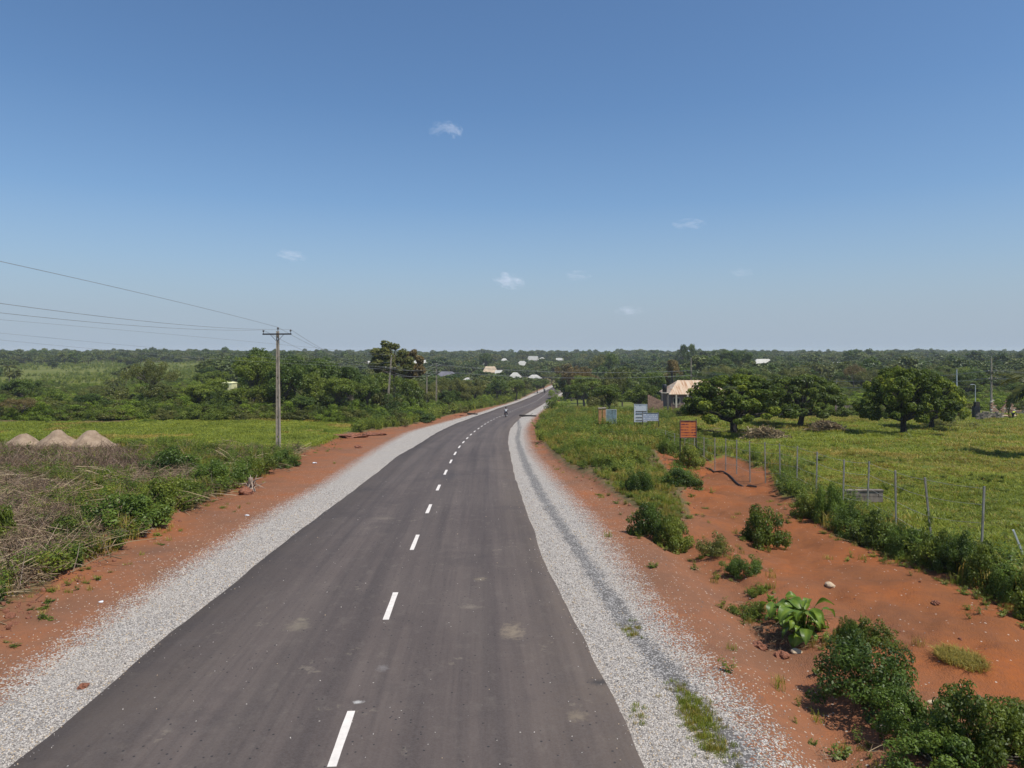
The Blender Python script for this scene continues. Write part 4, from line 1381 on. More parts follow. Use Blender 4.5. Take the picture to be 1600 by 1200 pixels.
# the distant trees that show largest, each one a thing
FARLAB = [(-50, 235, 'dark tree on the left slope by the open green fields', 'trees around the left fields'), (235, 440, 'distant tree on the ridge behind the utility pole', 'ridge trees behind the pole'),
          (440, 700, 'distant tree on the slope left of the far village', 'trees left of the village'), (700, 900, 'tree among the far village roofs where the road ends', 'trees among the village roofs'),
          (900, 1090, 'tree on the slope behind the signboards and pillars', 'trees behind the signboards'), (1090, 1330, 'tree on the slope behind the left cashew trees', 'slope trees behind the left cashews'),
          (1330, 1700, 'tree on the wooded slope at the far right', 'slope trees at far right')]
cnt = 0
FT = []
RR = np.random.default_rng(5)
tries = 0
taken = []
while cnt < 200 and tries < 6000:
    tries += 1
    yy = 165 * (480 / 165) ** RR.random(); u = RR.uniform(-20, 1620)
    xx = (u - 800) / F * yy
    if not allowed_far(np.array([xx]), np.array([yy]))[0] and not (u < 330 and RR.random() < 0.13): continue
    if yy < 235 and 560 < u < 960 and (x_ld(yy) - 4 < xx < x_rg(yy) + 4): continue
    if u < 330 and yy < 230: continue
    if abs(xx - 35) < 14 and yy < 150: continue
    if any((xx - a) ** 2 + (yy - b_) ** 2 < (2.2 + yy * 0.008) ** 2 for a, b_ in taken): continue
    if 640 < u < 870 and 180 < yy < 330 and RR.random() < 0.5: continue
    taken.append((xx, yy))
    g = gz(xx, yy)
    H = RR.uniform(4.5, 8.5)
    cap = (HOR - 553) / F * yy + CAM_Z - g
    H = min(H, max(2.5, cap))
    W = H * RR.uniform(0.85, 1.45)
    lm_ = float(roof_gap(np.array([u]), np.array([yy]), W / yy * F)[0])
    if lm_ > 0: H = min(H, CAM_Z - g + (HOR - lm_) / F * yy)
    if H < 1.5: continue
    key = FARK[RR.integers(0, len(FARK))] if yy > 260 else ['broad_a', 'broad_b', 'broad_c', 'tall_a', 'tall_b', 'shrub_b', 'shrub_c', 'umbrella_a'][RR.integers(0, 8)]
    FT.append((u, yy, xx, H, W, key))
    cnt += 1

LM = [(60, 'at the left picture edge'), (160, 'above the rightmost sand heap'), (260, 'above the bright green bush'), (330, 'left of the yellow hut'), (400, 'above the yellow hut'),
      (480, 'behind the near pole'), (560, 'between the two near poles'), (650, 'behind the leaning pole'), (720, 'behind the paired poles'), (800, 'left of the village roofs'), (880, 'above the far bend'),
      (960, 'above the orange pillars'), (1035, 'above the white signboard'), (1120, 'above the rusty roof'), (1200, 'above the forked cashew'), (1290, 'above the wide dark cashew'), (1360, 'above the gap between cashews'),
      (1450, 'above the lone cashew'), (1530, 'above the hidden cashew'), (9999, 'at the right picture edge')]
ORD = ['first', 'second', 'third', 'fourth', 'fifth', 'sixth', 'seventh', 'eighth', 'ninth', 'tenth', 'eleventh', 'twelfth']
KIND = {'broad': 'rounded', 'tall': 'upright', 'shrub': 'low bushy', 'umbrella': 'flat topped'}
FKIND = {'far_0': 'rounded', 'far_1': 'rounded', 'far_2': 'upright', 'far_3': 'flat topped', 'far_4': 'low bushy', 'far_5': 'olive rounded', 'far_6': 'dark upright'}
cells = {}
for it in FT:
    lmk = next(t for a, t in LM if it[0] < a)
    kd = FKIND.get(it[5]) or KIND[it[5].split('_')[0]]
    band = 'lower' if it[1] < 240 else ('middle' if it[1] < 350 else 'upper')
    cells.setdefault((lmk, kd, band), []).append(it)
for (lmk, kd, band), items in cells.items():
    items.sort()
    for k, it in enumerate(items):
        o_ = (ORD[k % 12] + ' from left ') if len(items) > 1 else ''
        put_tree('far_tree', it[5], it[2], it[1], it[3], it[4], '%s%s %s tree far off %s' % (o_, band, kd, lmk), 'tree', 'trees on the far slope')

# ------------------------------------------------------------------ middle-distance trees, each one placed
T = [
    # name, proto, u, distance, v top, width px, label, leaf material
    ('cashew_tree', 'cashew_a', 1147, 71, 588, 160, 'large round cashew tree with forked trunk right behind the orange signboard', None),
    ('cashew_tree', 'cashew_b', 1250, 88, 587, 128, 'wide dark cashew tree behind and right of the forked one', 'leaf_mid'),
    ('cashew_tree', 'cashew_b', 1412, 70, 576, 132, 'large cashew tree standing alone mid field with short thick trunk', None),
    ('cashew_tree', 'cashew_a', 1456, 83, 590, 104, 'cashew tree partly hidden behind the one alone in mid field', None),
    ('shrub', 'shrub_b', 1480, 88, 643, 68, 'grey green thicket under the hidden right cashew tree', 'leaf_olive'),
    ('shrub', 'shrub_a', 194, 103, 626, 62, 'bright green dense bush at the back edge of the left lawn', None),
    ('tree', 'broad_a', 140, 108, 612, 62, 'dark tree left of the bright green bush behind the lawn', None),
    ('acacia_tree', 'umbrella_a', 235, 128, 561, 74, 'flat topped olive tree rising over the scrub left of the pole', 'leaf_olive'),
    ('acacia_tree', 'umbrella_b', 33, 99, 620, 66, 'thin brownish flat topped tree with pale trunk behind the sand heaps', None),
    ('tree', 'broad_c', 255, 112, 598, 72, 'olive green tree just right of the bright green bush', None),
    ('tree', 'broad_b', 310, 112, 597, 66, 'mid green tree left of the small pale yellow wall', None),
    ('shrub', 'shrub_b', 70, 118, 603, 60, 'green thicket behind the thin pale trunked tree', None),
    ('tree', 'broad_a', 30, 135, 588, 60, 'dark bushy tree at the left picture edge below the fields', None),
    ('shrub', 'shrub_c', 180, 122, 604, 60, 'pale leaved shrub behind the bright green bush', None),
    ('tree', 'tall_b', 402, 121, 541, 58, 'tallest dark tree just left of the utility pole', None),
    ('tree', 'broad_a', 458, 124, 549, 66, 'dark tree directly right of the utility pole', None),
    ('tree', 'broad_b', 500, 128, 553, 64, 'dark green tree second right of the utility pole', 'leaf_dark'),
    ('tree', 'broad_b', 483, 110, 579, 60, 'bright mid green tree in front of the dark ones right of the pole', None),
    ('tree', 'tall_a', 545, 115, 572, 56, 'green tree between the utility pole and the leaning pole', 'leaf_dark'),
    ('tree', 'broad_a', 576, 112, 582, 50, 'dark tree just left of the leaning concrete pole', None),
    ('shrub', 'shrub_a', 553, 100, 626, 34, 'bright yellow green bush at the right end of the lawn', None),
    ('shrub', 'shrub_a', 528, 103, 640, 30, 'low green bush at the back of the lawn right end', 'leaf_mid'),
    ('tree', 'broad_b', 380, 108, 603, 62, 'green bushy tree behind the utility pole on its left', None),
    ('tree', 'broad_c', 430, 108, 596, 58, 'olive leaved tree directly behind the utility pole', 'leaf_mid'),
    ('shrub', 'shrub_b', 300, 102, 628, 60, 'rounded green shrub along the lawn below the yellow wall', None),
    ('shrub', 'shrub_c', 350, 101, 634, 60, 'dull brownish shrub row at the lawn edge left of the pole', None),
    ('shrub', 'shrub_b', 415, 101, 632, 50, 'green shrub at the lawn edge just left of the pole', None),
    ('tree', 'broad_a', 472, 103, 615, 60, 'dark leafy tree at the lawn edge right of the pole', None),
    ('tree', 'broad_b', 530, 106, 586, 74, 'wide green tree between the two near poles, nearest the lawn', None),
    ('tree', 'broad_a', 446, 108, 560, 74, 'wide dark tree close behind the near pole on its right', None),
    ('tree', 'broad_b', 395, 112, 551, 78, 'wide green tree close behind the near pole on its left', None),
    ('tree', 'broad_a', 505, 116, 553, 76, 'wide dark tree in the middle of the belt right of the near pole', None),
    ('tree', 'broad_c', 590, 118, 580, 66, 'olive tree around the lower half of the leaning pole', 'leaf_mid'),
    ('tree', 'broad_b', 335, 118, 588, 62, 'green tree touching the left side of the yellow hut', None),
    ('tree', 'teak_a', 613, 134, 530, 60, 'tall tree with rounded crown above the leaning concrete pole', None),
    ('tree', 'teak_a', 643, 140, 544, 40, 'smaller rounded crown just right of the tallest tree by the leaning pole', 'leaf_brown'),
    ('tree', 'tall_a', 640, 121, 592, 44, 'green tree right of the leaning concrete pole', None),
    ('shrub', 'shrub_b', 640, 108, 617, 44, 'green bush at roadside right of the leaning pole', 'leaf_bright'),
    ('shrub', 'shrub_c', 622, 92, 640, 38, 'grey green bush at the foot of the leaning concrete pole', None),
    ('shrub', 'shrub_b', 592, 98, 634, 40, 'dark bush just left of the foot of the leaning pole', 'leaf_dark'),
    ('tree', 'broad_c', 712, 170, 588, 46, 'olive leaved tree right of the paired poles by the left verge', None),
    ('tree', 'broad_c', 742, 182, 590, 40, 'olive tree in the roadside row before the pale roofs', 'leaf_olive'),
    ('tree', 'broad_a', 778, 205, 588, 40, 'dark leafy tree mid row on the left of the far road', None),
    ('tree', 'broad_b', 806, 228, 591, 34, 'dull green tree near the end of the left roadside row', None),
    ('tree', 'broad_c', 893, 225, 566, 44, 'brown tinged tree overhanging the right side of the far bend', 'leaf_brown'),
    ('tree', 'broad_a', 884, 232, 582, 34, 'dark low tree whose shade covers the far bend', None),
    ('tree', 'broad_c', 918, 205, 570, 46, 'olive brown tree right of the far bend', 'leaf_brown'),
    ('tree', 'broad_b', 903, 165, 596, 44, 'green tree on the right verge before the bend', None),
    ('shrub', 'shrub_a', 868, 158, 609, 34, 'bright green bush by the right gravel edge before the bend', None),
    ('tree', 'broad_c', 960, 170, 573, 40, 'olive tree with yellowish top behind the orange pillars', None),
    ('tree', 'broad_b', 950, 128, 597, 62, 'pale leaved broad bush behind the orange pillars', None),
    ('tree', 'broad_c', 1000, 132, 595, 56, 'leafy green tree behind the white signboard', 'leaf_mid'),
    ('tree', 'broad_b', 1020, 175, 577, 52, 'dark tree behind the black water tank', 'leaf_dark'),
    ('tree', 'tall_a', 1050, 185, 562, 34, 'brownish topped tree left of the pole above the big roof', 'leaf_brown'),
    ('tree', 'tall_b', 1067, 420, 537, 22, 'tall slender tree standing above the skyline over the big roof', None),
    ('tree', 'tall_b', 1082, 430, 536, 18, 'second tall slender tree on the skyline over the big roof', None),
    ('tree', 'broad_a', 1145, 330, 543, 64, 'large dark spreading tree on the skyline over the forked cashew', None),
    ('tree', 'broad_a', 1105, 300, 551, 50, 'dark wide tree on the slope above the big roof', None),
    ('tree', 'umbrella_b', 1335, 215, 567, 34, 'pale grey dome shaped bare tree on the right slope', None),
    ('tree', 'broad_a', 760, 520, 548, 26, 'round dark tree standing above the ridge over the village', None),
    ('tree', 'broad_a', 955, 380, 547, 34, 'dark tree on the skyline above the orange pillars', None),
    ('tree', 'broad_b', 1230, 140, 590, 60, 'dull green tree behind the wide dark cashew', None),
    ('tree', 'broad_c', 935, 420, 551, 30, 'low dark tree on the skyline right of the bend', None),
]
RS = random.Random(12)
for k in range(46):
    u = 228 + k * 9.4 + RS.uniform(-4, 4)
    yd_ = RS.uniform(101, 107) if k % 2 else RS.uniform(108, 120)
    T.append(('shrub', ['shrub_a', 'shrub_b', 'shrub_c', 'shrub_b'][RS.randrange(4)], u, yd_, RS.uniform(618, 640) if k % 2 else RS.uniform(596, 618), RS.uniform(38, 62), None, RS.choice([None, 'leaf_mid', 'leaf_dark', None])))
for k in range(16):
    u = -20 + k * 16 + RS.uniform(-6, 6)
    T.append(('shrub', ['shrub_b', 'shrub_c'][k % 2], u, RS.uniform(112, 150), RS.uniform(596, 622), RS.uniform(40, 70), None, RS.choice([None, 'leaf_olive', 'leaf_mid'])))
for (u, yd_, vt, w, lab) in [(75, 92, 661, 16, 'small dark bush on the lawn above the middle sand heap'), (320, 86, 668, 14, 'small bush alone on the lawn well left of the near pole'), (230, 95, 657, 22, 'small green bush on the lawn right of the bright green bush'),
                            (478, 84, 664, 26, 'small green bush on the lawn just right of the near pole'), (512, 76, 668, 30, 'bush at the corner where lawn and red earth meet'), (106, 92, 655, 22, 'slim bush standing in front of the scrub above the last sand heap')]:
    T.append(('shrub', 'shrub_b', u, yd_, vt, w, lab, RS.choice([None, 'leaf_dark', 'leaf_bright'])))
T.append(('shrub', 'shrub_b', 357, 112, 609, 44, 'green shrub hiding the lower half of the yellow hut', None))
for k, (u, yd_, vt, w) in enumerate([(668, 160, 600, 44), (700, 150, 606, 40), (690, 205, 594, 44), (730, 215, 597, 40), (765, 235, 596, 36), (795, 250, 594, 34), (820, 262, 593, 30), (840, 290, 594, 24), (850, 300, 592, 20), (862, 420, 583, 26), (850, 440, 580, 26), (875, 400, 582, 30)]):
    T.append(('tree', ['broad_c', 'broad_a', 'broad_b'][k % 3], u, yd_, vt, w, None, None))
CN = {}
LM2 = [(60, 'above the first sand heap'), (110, 'above the middle sand heap'), (230, 'above the last sand heap'), (330, 'left of the yellow hut'), (400, 'under the yellow hut'), (440, 'behind the near pole'), (520, 'right of the near pole'), (598, 'left of the leaning pole'),
       (680, 'right of the leaning pole'), (760, 'right of the paired poles'), (830, 'below the village roofs'), (9999, 'near the far bend')]
T = [t for t in T if t[6]] + sorted([t for t in T if not t[6]], key=lambda t: t[2])
groups = {'cashew_tree': 'cashew trees in the right field', 'shrub': 'large shrubs of the middle distance', 'tree': 'trees of the middle distance', 'acacia_tree': 'flat topped trees behind the lawn'}
for (nm, key, u, yd_, vt, w, lab, lm) in T:
    g_ = groups[nm]
    if lab is None:
        cell = ('row' if nm == 'tree' else ('scrub' if u < 230 else ('front' if yd_ < 107.5 else 'back')), next(t for a, t in LM2 if u < a))
        CN[cell] = CN.get(cell, 0) + 1; od = ORD[CN[cell] - 1] + ' from left '
        lab = od + {'row': 'leafy tree in the roadside row', 'scrub': 'olive shrub in the scrub', 'front': 'green shrub in the front of the thicket', 'back': 'green shrub in the back of the thicket'}[cell[0]] + ' ' + cell[1]
        g_ = {'row': 'row of trees left of the far road', 'scrub': 'scrub left of the bright green bush'}.get(cell[0], 'thicket behind the left lawn')
    elif False:
        lab, g_ = (('tangled green shrub in the thicket behind the left lawn', 'thicket behind the left lawn') if nm == 'shrub' else ('leafy tree in the row along the left side of the far road', 'row of trees left of the far road'))
        if u < 230: lab, g_ = 'olive green shrub in the scrub left of the bright green bush', 'scrub left of the bright green bush'
    tree_px(nm, key, u, yd_, vt, w, lab, group=g_, lmat=lm, cat_='shrub' if nm == 'shrub' else 'tree')

# ------------------------------------------------------------------ palms
def frond(L, droop, seed, nseg=22, lw=0.55, lmat=None):
    """one feather palm frond along +X: a curved rachis with leaflets on both sides"""
    r = np.random.default_rng(seed)
    V = []; Fq = []; tint = []
    pts = []
    ang = 0.75
    p = np.array([0.0, 0, 0])
    for i in range(nseg + 1):
        pts.append(p.copy())
        ang -= droop / nseg
        p = p + np.array([math.cos(ang), 0, math.sin(ang)]) * L / nseg
    for i in range(nseg):
        a, b_ = pts[i], pts[i + 1]
        w = 0.035 * (1 - i / nseg) + 0.008
        k = len(V)
        V += [a + [0, -w, 0], a + [0, w, 0], b_ + [0, w * 0.9, 0], b_ + [0, -w * 0.9, 0]]; Fq.append((k, k + 1, k + 2, k + 3)); tint += [0.8] * 4
        if i < 2: continue
        t = i / nseg
        ll = lw * math.sin(math.pi * min(1, 0.15 + t * 0.9)) + 0.08
        for s in (-1, 1):
            for q in range(3):
                c = a + (b_ - a) * (q * 0.33 + r.uniform(0, 0.3))
                tip = c + np.array([ll * 0.45, s * ll * 0.75, -ll * r.uniform(0.15, 0.55)])
                wv = (b_ - a) / np.linalg.norm(b_ - a) * 0.055
                k = len(V)
                V += [c - wv, c + wv, tip + wv * 0.35, tip - wv * 0.35]; Fq.append((k, k + 1, k + 2, k + 3)); tint += [r.uniform(0.1, 1)] * 4
    return mk_mesh('frond', np.array(V), np.array(Fq), lmat, attrs={'tint': tint})


FR = [frond(3.2, 1.6, 1, lmat=M['palm']), frond(3.0, 2.1, 2, lmat=M['palm']), frond(3.1, 1.2, 3, lmat=M['palm']), frond(3.0, 2.5, 4, lmat=M['palm_dry'])]


def palm(x, y, H, s, label, nf=15, dry=2, group=None, seed=1):
    r = random.Random(seed)
    root = empty('palm_tree', (x, y, gz(x, y)))
    tag(root, label, 'palm tree', group)
    mb = MB()
    mb.tube([(0, 0, -0.2), (0.05, 0.02, H * 0.3), (0.12, 0.05, H * 0.7), (0.1, 0.05, H)], [0.2 * s, 0.15 * s, 0.13 * s, 0.15 * s], 8)
    mb.build('trunk', M['bark'], root)
    for k in range(nf):
        me_ = FR[3] if k < dry else FR[r.randrange(3)]
        o = link(bpy.data.objects.new('frond', me_), root)
        o.location = (0.1, 0.05, H)
        o.rotation_euler = (0, r.uniform(-0.35, 0.55) if k >= dry else 0.5, 2 * math.pi * k / nf * 1.618 + r.uniform(-0.2, 0.2))
        o.scale = (s, s, s)
    return root


pr = palm((1640 - 800) / F * 48, 48, 4.35, 1.2, 'coconut palm at the right picture edge with one yellow drooping frond', 16, 0, seed=4)
o = link(bpy.data.objects.new('frond', FR[3]), pr); o.location = (0.1, 0.05, 3.95); o.rotation_euler = (0, 0.5, math.pi + 0.3); o.scale = (1.15, 1.15, 1.15)
o["label"] = 'yellow drooping frond'
for (u, yd_, H, s, lab) in [(14, 235, 7.0, 1.0, 'left of two palms at the left picture edge below the fields'), (22, 215, 5.5, 1.0, 'shorter palm at the left picture edge below the fields'),
                            (197, 260, 6.0, 0.9, 'single palm standing on the left slope above the olive flat topped tree'), (176, 205, 3.0, 1.0, 'low palm on the left slope beside a dark bush'),
                            (1000, 108, 0.6, 0.9, 'stemless palm clump behind the white signboard')]:
    if u == 1000: continue
    palm((u - 800) / F * yd_, yd_, H, s, lab, 13, 0, 'palms on the left slope', seed=int(u))

# ------------------------------------------------------------------ poles and wires
WR = {}


def utility_pole(x, y, top, label, arms=((0.25, 2.2),), lean=(0, 0), recess=True, group='concrete utility poles', rz=0.0, w0=0.34, w1=0.19):
    zb = gz(x, y)
    H = top - zb
    root = empty('utility_pole', (x, y, zb))
    root.rotation_euler = (lean[1], lean[0], rz)
    tag(root, label, 'utility pole', group)
    mb = MB()
    # I-section shaft: two flanges and a web, tapering
    def taper(cx0, cx1, sx0, sx1, sy0, sy1, z0, z1):
        P = []
        for (cx, sx, sy, z) in ((cx0, sx0, sy0, z0), (cx1, sx1, sy1, z1)):
            P += [(cx - sx / 2, -sy / 2, z), (cx + sx / 2, -sy / 2, z), (cx + sx / 2, sy / 2, z), (cx - sx / 2, sy / 2, z)]
        mb.add(P, [(3, 2, 1, 0), (4, 5, 6, 7), (0, 1, 5, 4), (1, 2, 6, 5), (2, 3, 7, 6), (3, 0, 4, 7)])
    taper(-w0 * 0.36, -w1 * 0.36, w0 * 0.28, w1 * 0.28, w0 * 0.75, w1 * 0.75, -0.4, H)
    taper(w0 * 0.36, w1 * 0.36, w0 * 0.28, w1 * 0.28, w0 * 0.75, w1 * 0.75, -0.4, H)
    mb.build('shaft', M['concrete'], root)
    # web with openings: solid stretches between square holes
    wb = MB(); zz = -0.4; k = 0
    while zz < H - 0.1:
        seg = min(1.35, H - 0.05 - zz)
        t = (zz + seg / 2) / H; w = w0 * (1 - t) + w1 * t
        wb.box((0, 0, zz + seg / 2), (w * 0.46, w * 0.35, seg)); zz += seg + 0.16; k += 1
    wb.build('web', M['concrete'], root)
    tips = []
    for (dz, L) in arms:
        ab = MB(); ab.box((0, -0.16, H - dz), (L, 0.10, 0.11)); ab.build('crossarm', M['iron'], root)
        br = MB()
        for s in (-1, 1):
            br.tube([(s * 0.08, -0.16, H - dz - 0.5), (s * L * 0.25, -0.16, H - dz)], 0.018, 4)
        br.build('brace', M['iron'], root)
        for s, hh in ((-1, 0.22), (1, 0.25)):
            ib = MB(); px = s * (L / 2 - 0.06)
            ib.tube([(px, -0.16, H - dz + 0.05), (px, -0.16, H - dz + hh)], 0.02, 5)
            ib.lathe((px, -0.16, H - dz + hh - 0.06), [(0.03, 0), (0.085, 0.02), (0.05, 0.06), (0.085, 0.08), (0.055, 0.13), (0.03, 0.16)], 8)
            ib.build('insulator', M['porcelain'], root)
            tips.append(Vector((px, -0.16, H - dz + hh + 0.1)))
    ib = MB(); ib.tube([(0.02, 0, H - 0.02), (0.02, 0, H + 0.15)], 0.025, 5)
    ib.lathe((0.02, 0, H + 0.1), [(0.03, 0), (0.10, 0.03), (0.06, 0.07), (0.10, 0.10), (0.06, 0.16), (0.03, 0.19)], 8)
    ib.build('insulator', M['porcelain'], root)
    tips.append(Vector((0.02, 0, H + 0.28)))
    Mx = Matrix.Translation((x, y, zb)) @ root.rotation_euler.to_matrix().to_4x4()
    return root, [Mx @ t for t in tips]


def at_px(u, v, yd_):
    return Vector(((u - 800) / F * yd_, yd_, CAM_Z + (HOR - v) / F * yd_))


def wire(a, b_, label, mid=None, sag=None, rad=0.012, group=None, frac=None):
    """a hanging wire as a thin tube; passes through mid when given"""
    mb = MB(); pts = []
    a, b_ = Vector(a), Vector(b_)
    if mid is not None:
        mid = Vector(mid)
        t = ((mid.xy - a.xy).dot(b_.xy - a.xy)) / (b_.xy - a.xy).length_squared
        base = a + (b_ - a) * t
        sag = (base.z - mid.z) / (4 * t * (1 - t))
    for k in range(29):
        t = k / 28
        p = a + (b_ - a) * t
        p.z -= sag * 4 * t * (1 - t)
        pts.append(p)
    mb.tube(pts, rad, 4, False)
    o = mb.build('power_line', M['wire'])
    tag(o, label, 'wire', group)
    return o





y1 = 54.5; x1 = (435 - 800) / F * y1
p1, t1 = utility_pole(x1, y1, top_at(517, y1), 'near concrete utility pole with dark crossarm standing on the left grass', lean=(-0.006, 0))
y2 = 114.0; x2 = (604 - 800) / F * y2
p2, t2 = utility_pole(x2, y2, top_at(558, y2), 'leaning pale concrete utility pole beside the left verge', arms=((1.9, 1.6),), lean=(0.078, 0))
xo, yo = -19.0, -6.0
po, to = utility_pole(xo, yo, 9.3, 'concrete utility pole behind the camera carrying the left wires', arms=((0.25, 2.2),))
wire(t1[2], to[2], 'highest wire from the near pole top out of the picture at left', mid=at_px(0, 398, 24.2))
wire(t1[0], to[0], 'wire from the left end of the near crossarm out at left', mid=at_px(0, 487, 26.5))
wire(t1[1], to[1], 'sagging wire from the right end of the near crossarm out at left', mid=at_px(0, 468, 23.0))
for i, (a, lab) in enumerate(((t1[2], 'wire from the near pole top to the leaning pole'), (t1[1], 'wire from the right end of the near crossarm to the leaning pole'),
                              (t1[0], 'wire from the left end of the near crossarm to the leaning pole'))):
    wire(a, t2[(2, 1, 0)[i]] - Vector((0, 0, 0.9 if i == 0 else 0)), lab, sag=1.3)
pl_x, pl_y = -62.0, 50.0
pl, tl = utility_pole(pl_x, pl_y, 9.6, 'concrete utility pole outside the left picture edge', arms=((0.25, 2.2),))
wire(t2[2], tl[2], 'upper of the three low wires crossing the left sky', mid=at_px(0, 503, 72.0), rad=0.016)
wire(t2[0], tl[0], 'middle of the three low wires crossing the left sky', mid=at_px(0, 523, 72.0), rad=0.014)
wire(t2[1], tl[1] - Vector((0, 0, 0.5)), 'lowest of the three low wires crossing the left sky', mid=at_px(0, 533, 70.0), rad=0.014)
# line that crosses the road
y3 = 152.0
p3, t3 = utility_pole((682 - 800) / F * y3, y3, top_at(570, y3), 'taller right pole of the pair by the left verge', arms=((0.3, 1.6), (1.7, 1.4)))
p3b, _ = utility_pole((667 - 800) / F * 158, 158, top_at(583, 158), 'darker left pole of the pair by the left verge', arms=((0.3, 1.5),))
y4 = 160.0
p4, t4 = utility_pole((1080 - 800) / F * y4, y4, top_at(559, y4), 'pole rising in front of the big rusty roof', arms=((3.2, 1.8), (4.3, 1.6)))
y5 = 120.0
p5, t5 = utility_pole((1549 - 800) / F * y5, y5, top_at(560, y5), 'pole rising from the block heaps at the far right', arms=((2.3, 1.8), (3.6, 1.6)), rz=0.3)
p6x = at_px(2100, 560, 110)
p6, t6 = utility_pole(p6x.x, p6x.y, p6x.z, 'concrete utility pole outside the right picture edge', arms=((2.3, 1.8), (3.6, 1.6)))
for (A_, B_, nm, sg) in ((t3, t4, 'wires crossing the road to the big roof', 1.0), (t4, t5, 'wires sagging behind the cashew trees', 2.2), (t5, t6, 'wires leaving the picture at far right', 1.2)):
    for k in range(4):
        wire(A_[k], B_[k], {0: 'left upper', 1: 'right upper', 2: 'left lower', 3: 'right lower'}[k] + ' of the four ' + nm, sag=sg, rad=0.026)
for k in range(2):
    wire(t2[k], t3[k], ('upper' if k else 'lower') + ' wire from the leaning pole to the paired poles', sag=0.9, rad=0.022)
    wire(t2[k] - Vector((0, 0, 0.9)), t3[k + 2], ('third' if k else 'lowest') + ' wire from the leaning pole to the paired poles', sag=0.9, rad=0.022)
for (u, yd_, vt, lab) in [(1387, 150, 575, 'pale post showing above the lone cashew tree'), (1495, 135, 577, 'white post above the hidden cashew tree'), (1307, 160, 594, 'short post right of the wide dark cashew tree')]:
    x = (u - 800) / F * yd_; b0 = gz(x, yd_)
    mb = MB(); mb.tube([(0, 0, -0.2), (0, 0, top_at(vt, yd_) - b0)], [0.13, 0.10], 6)
    root = empty('concrete_post', (x, yd_, b0)); mb.build('shaft', M['steel_bright' if u == 1495 else 'concrete'], root)
    cp = MB(); cp.box((0, 0, top_at(vt, yd_) - b0 + 0.05), (0.3, 0.3, 0.1)); cp.build('cap', M['concrete'], root)
    tag(root, lab, 'post', 'bare posts behind the right field')
# street lamp
yd_ = 112.0; x = (1524 - 800) / F * yd_; b0 = gz(x, yd_); tz = top_at(602, yd_) - b0
root = empty('street_lamp', (x, yd_, b0)); tag(root, 'thin grey street lamp with short arm left of the block heaps', 'street lamp')
MB().tube([(0, 0, -0.2), (0, 0, tz), (-0.15, 0, tz + 0.12), (-0.5, 0, tz + 0.15)], [0.07, 0.05, 0.04, 0.035], 6).build('pole', M['steel_bright'], root)
MB().box((-0.6, 0, tz + 0.14), (0.4, 0.16, 0.09)).build('lamp_head', M['steel_bright'], root)

# ------------------------------------------------------------------ fence
FP = [((1600, 1606, 872), (1583, 828), 1), ((1533, 1533, 872), (1538, 760), 0), ((1458, 1458, 850), (1445, 746), 0), ((1400, 1400, 826), (1399, 735), 0), ((1355, 1355, 798), (1358, 721), 0),
      ((1317, 1317, 796), (1319, 718), 0), ((1275, 1275, 776), (1277, 706), 0), ((1245, 1245, 764), (1246, 697), 0), ((1219, 1219, 757), (1218, 693), 0), ((1196, 1196, 752), (1195, 691), 0),
      ((1172, 1172, 749), (1171, 689), 0), ((1151, 1151, 742), (1151, 687), 0), ((1134, 1134, 735), (1134, 685), 0), ((1117, 1117, 726), (1117, 684), 0), ((1100, 1100, 718), (1100, 683), 0),
      ((1085, 1085, 712), (1085, 681), 0), ((1070, 1070, 706), (1070, 679), 0), ((1054, 1054, 700), (1054, 677), 0), ((1040, 1040, 695), (1040, 673), 0), ((1026, 1026, 690), (1026, 668), 0)]
bx, by = G(1533, 872)
fence = empty('wire_fence', (bx, by, gz(bx, by)))
tag(fence, 'wire fence on grey steel posts between the red earth and the right field', 'fence')
inv = Matrix.Translation(-fence.location)
prev = None
posts = []
for (ub, _, vb), (ut, vt), br in FP:
    x, y = G(ub, vb)
    b0 = Vector((x, y, gz(x, y)))
    t0 = at_px(ut, vt, y)
    posts.append((b0, t0, br))
# posts continuing out of the right edge toward the camera side
b9 = posts[0][0]
for (b0, t0, br) in posts:
    bb, tt = inv @ b0, inv @ t0
    mb = MB()
    d = (tt - bb)
    w = 0.034
    mb.tube([bb - d * 0.1, tt], [w, w], 4)
    o = mb.build('post', M['steel_bright' if br else 'steel'], fence)
    if br: o["label"] = 'bright leaning post'
for k in range(1, len(posts) - 1):
    for h_ in (0.25, 0.5, 0.75, 0.97):
        a = inv @ (posts[k][0].lerp(posts[k][1], h_)); c = inv @ (posts[k + 1][0].lerp(posts[k + 1][1], h_))
        m_ = (a + c) / 2 - Vector((0, 0, 0.03))
        MB().tube([a, m_, c], 0.0065, 3, False).build('strand', M['steel'], fence)

# black hose on the ground along the fence
hq = [(1103, 727), (1120, 734), (1140, 744), (1158, 753), (1172, 759), (1185, 761)]
hp = []
for (a, b_), (c, d) in zip(hq[:-1], hq[1:]):
    for t in (0, 0.25, 0.5, 0.75): hp.append(GP(a + (c - a) * t, b_ + (d - b_) * t) + Vector((0, 0, 0.06)))
tag(MB().tube(hp, 0.045, 6).build('root', M['black_pipe']), 'dark twisting line of root along the edge of the red bank under the fence', 'root')

# ------------------------------------------------------------------ right-hand bushes and plants
def bush_px(key, u, vb, vt, w, label, cat_='bush', lm=None, name='bush', group='bushes on the right', back=0.0):
    x, y = G(u, vb)
    wm = w / F * y
    yb = y + wm * 0.35 + back
    x = (u - 800) / F * yb
    H = (vb - vt) / F * yb * (1.1 if 795 < vb < 980 and u > 1200 else 0.94)
    return put_tree(name, key, x, yb, H, wm * yb / y * 0.95, label, cat_, group, crown_name='leaves', trunk_name='stems', sink=0.04, lmat=lm)


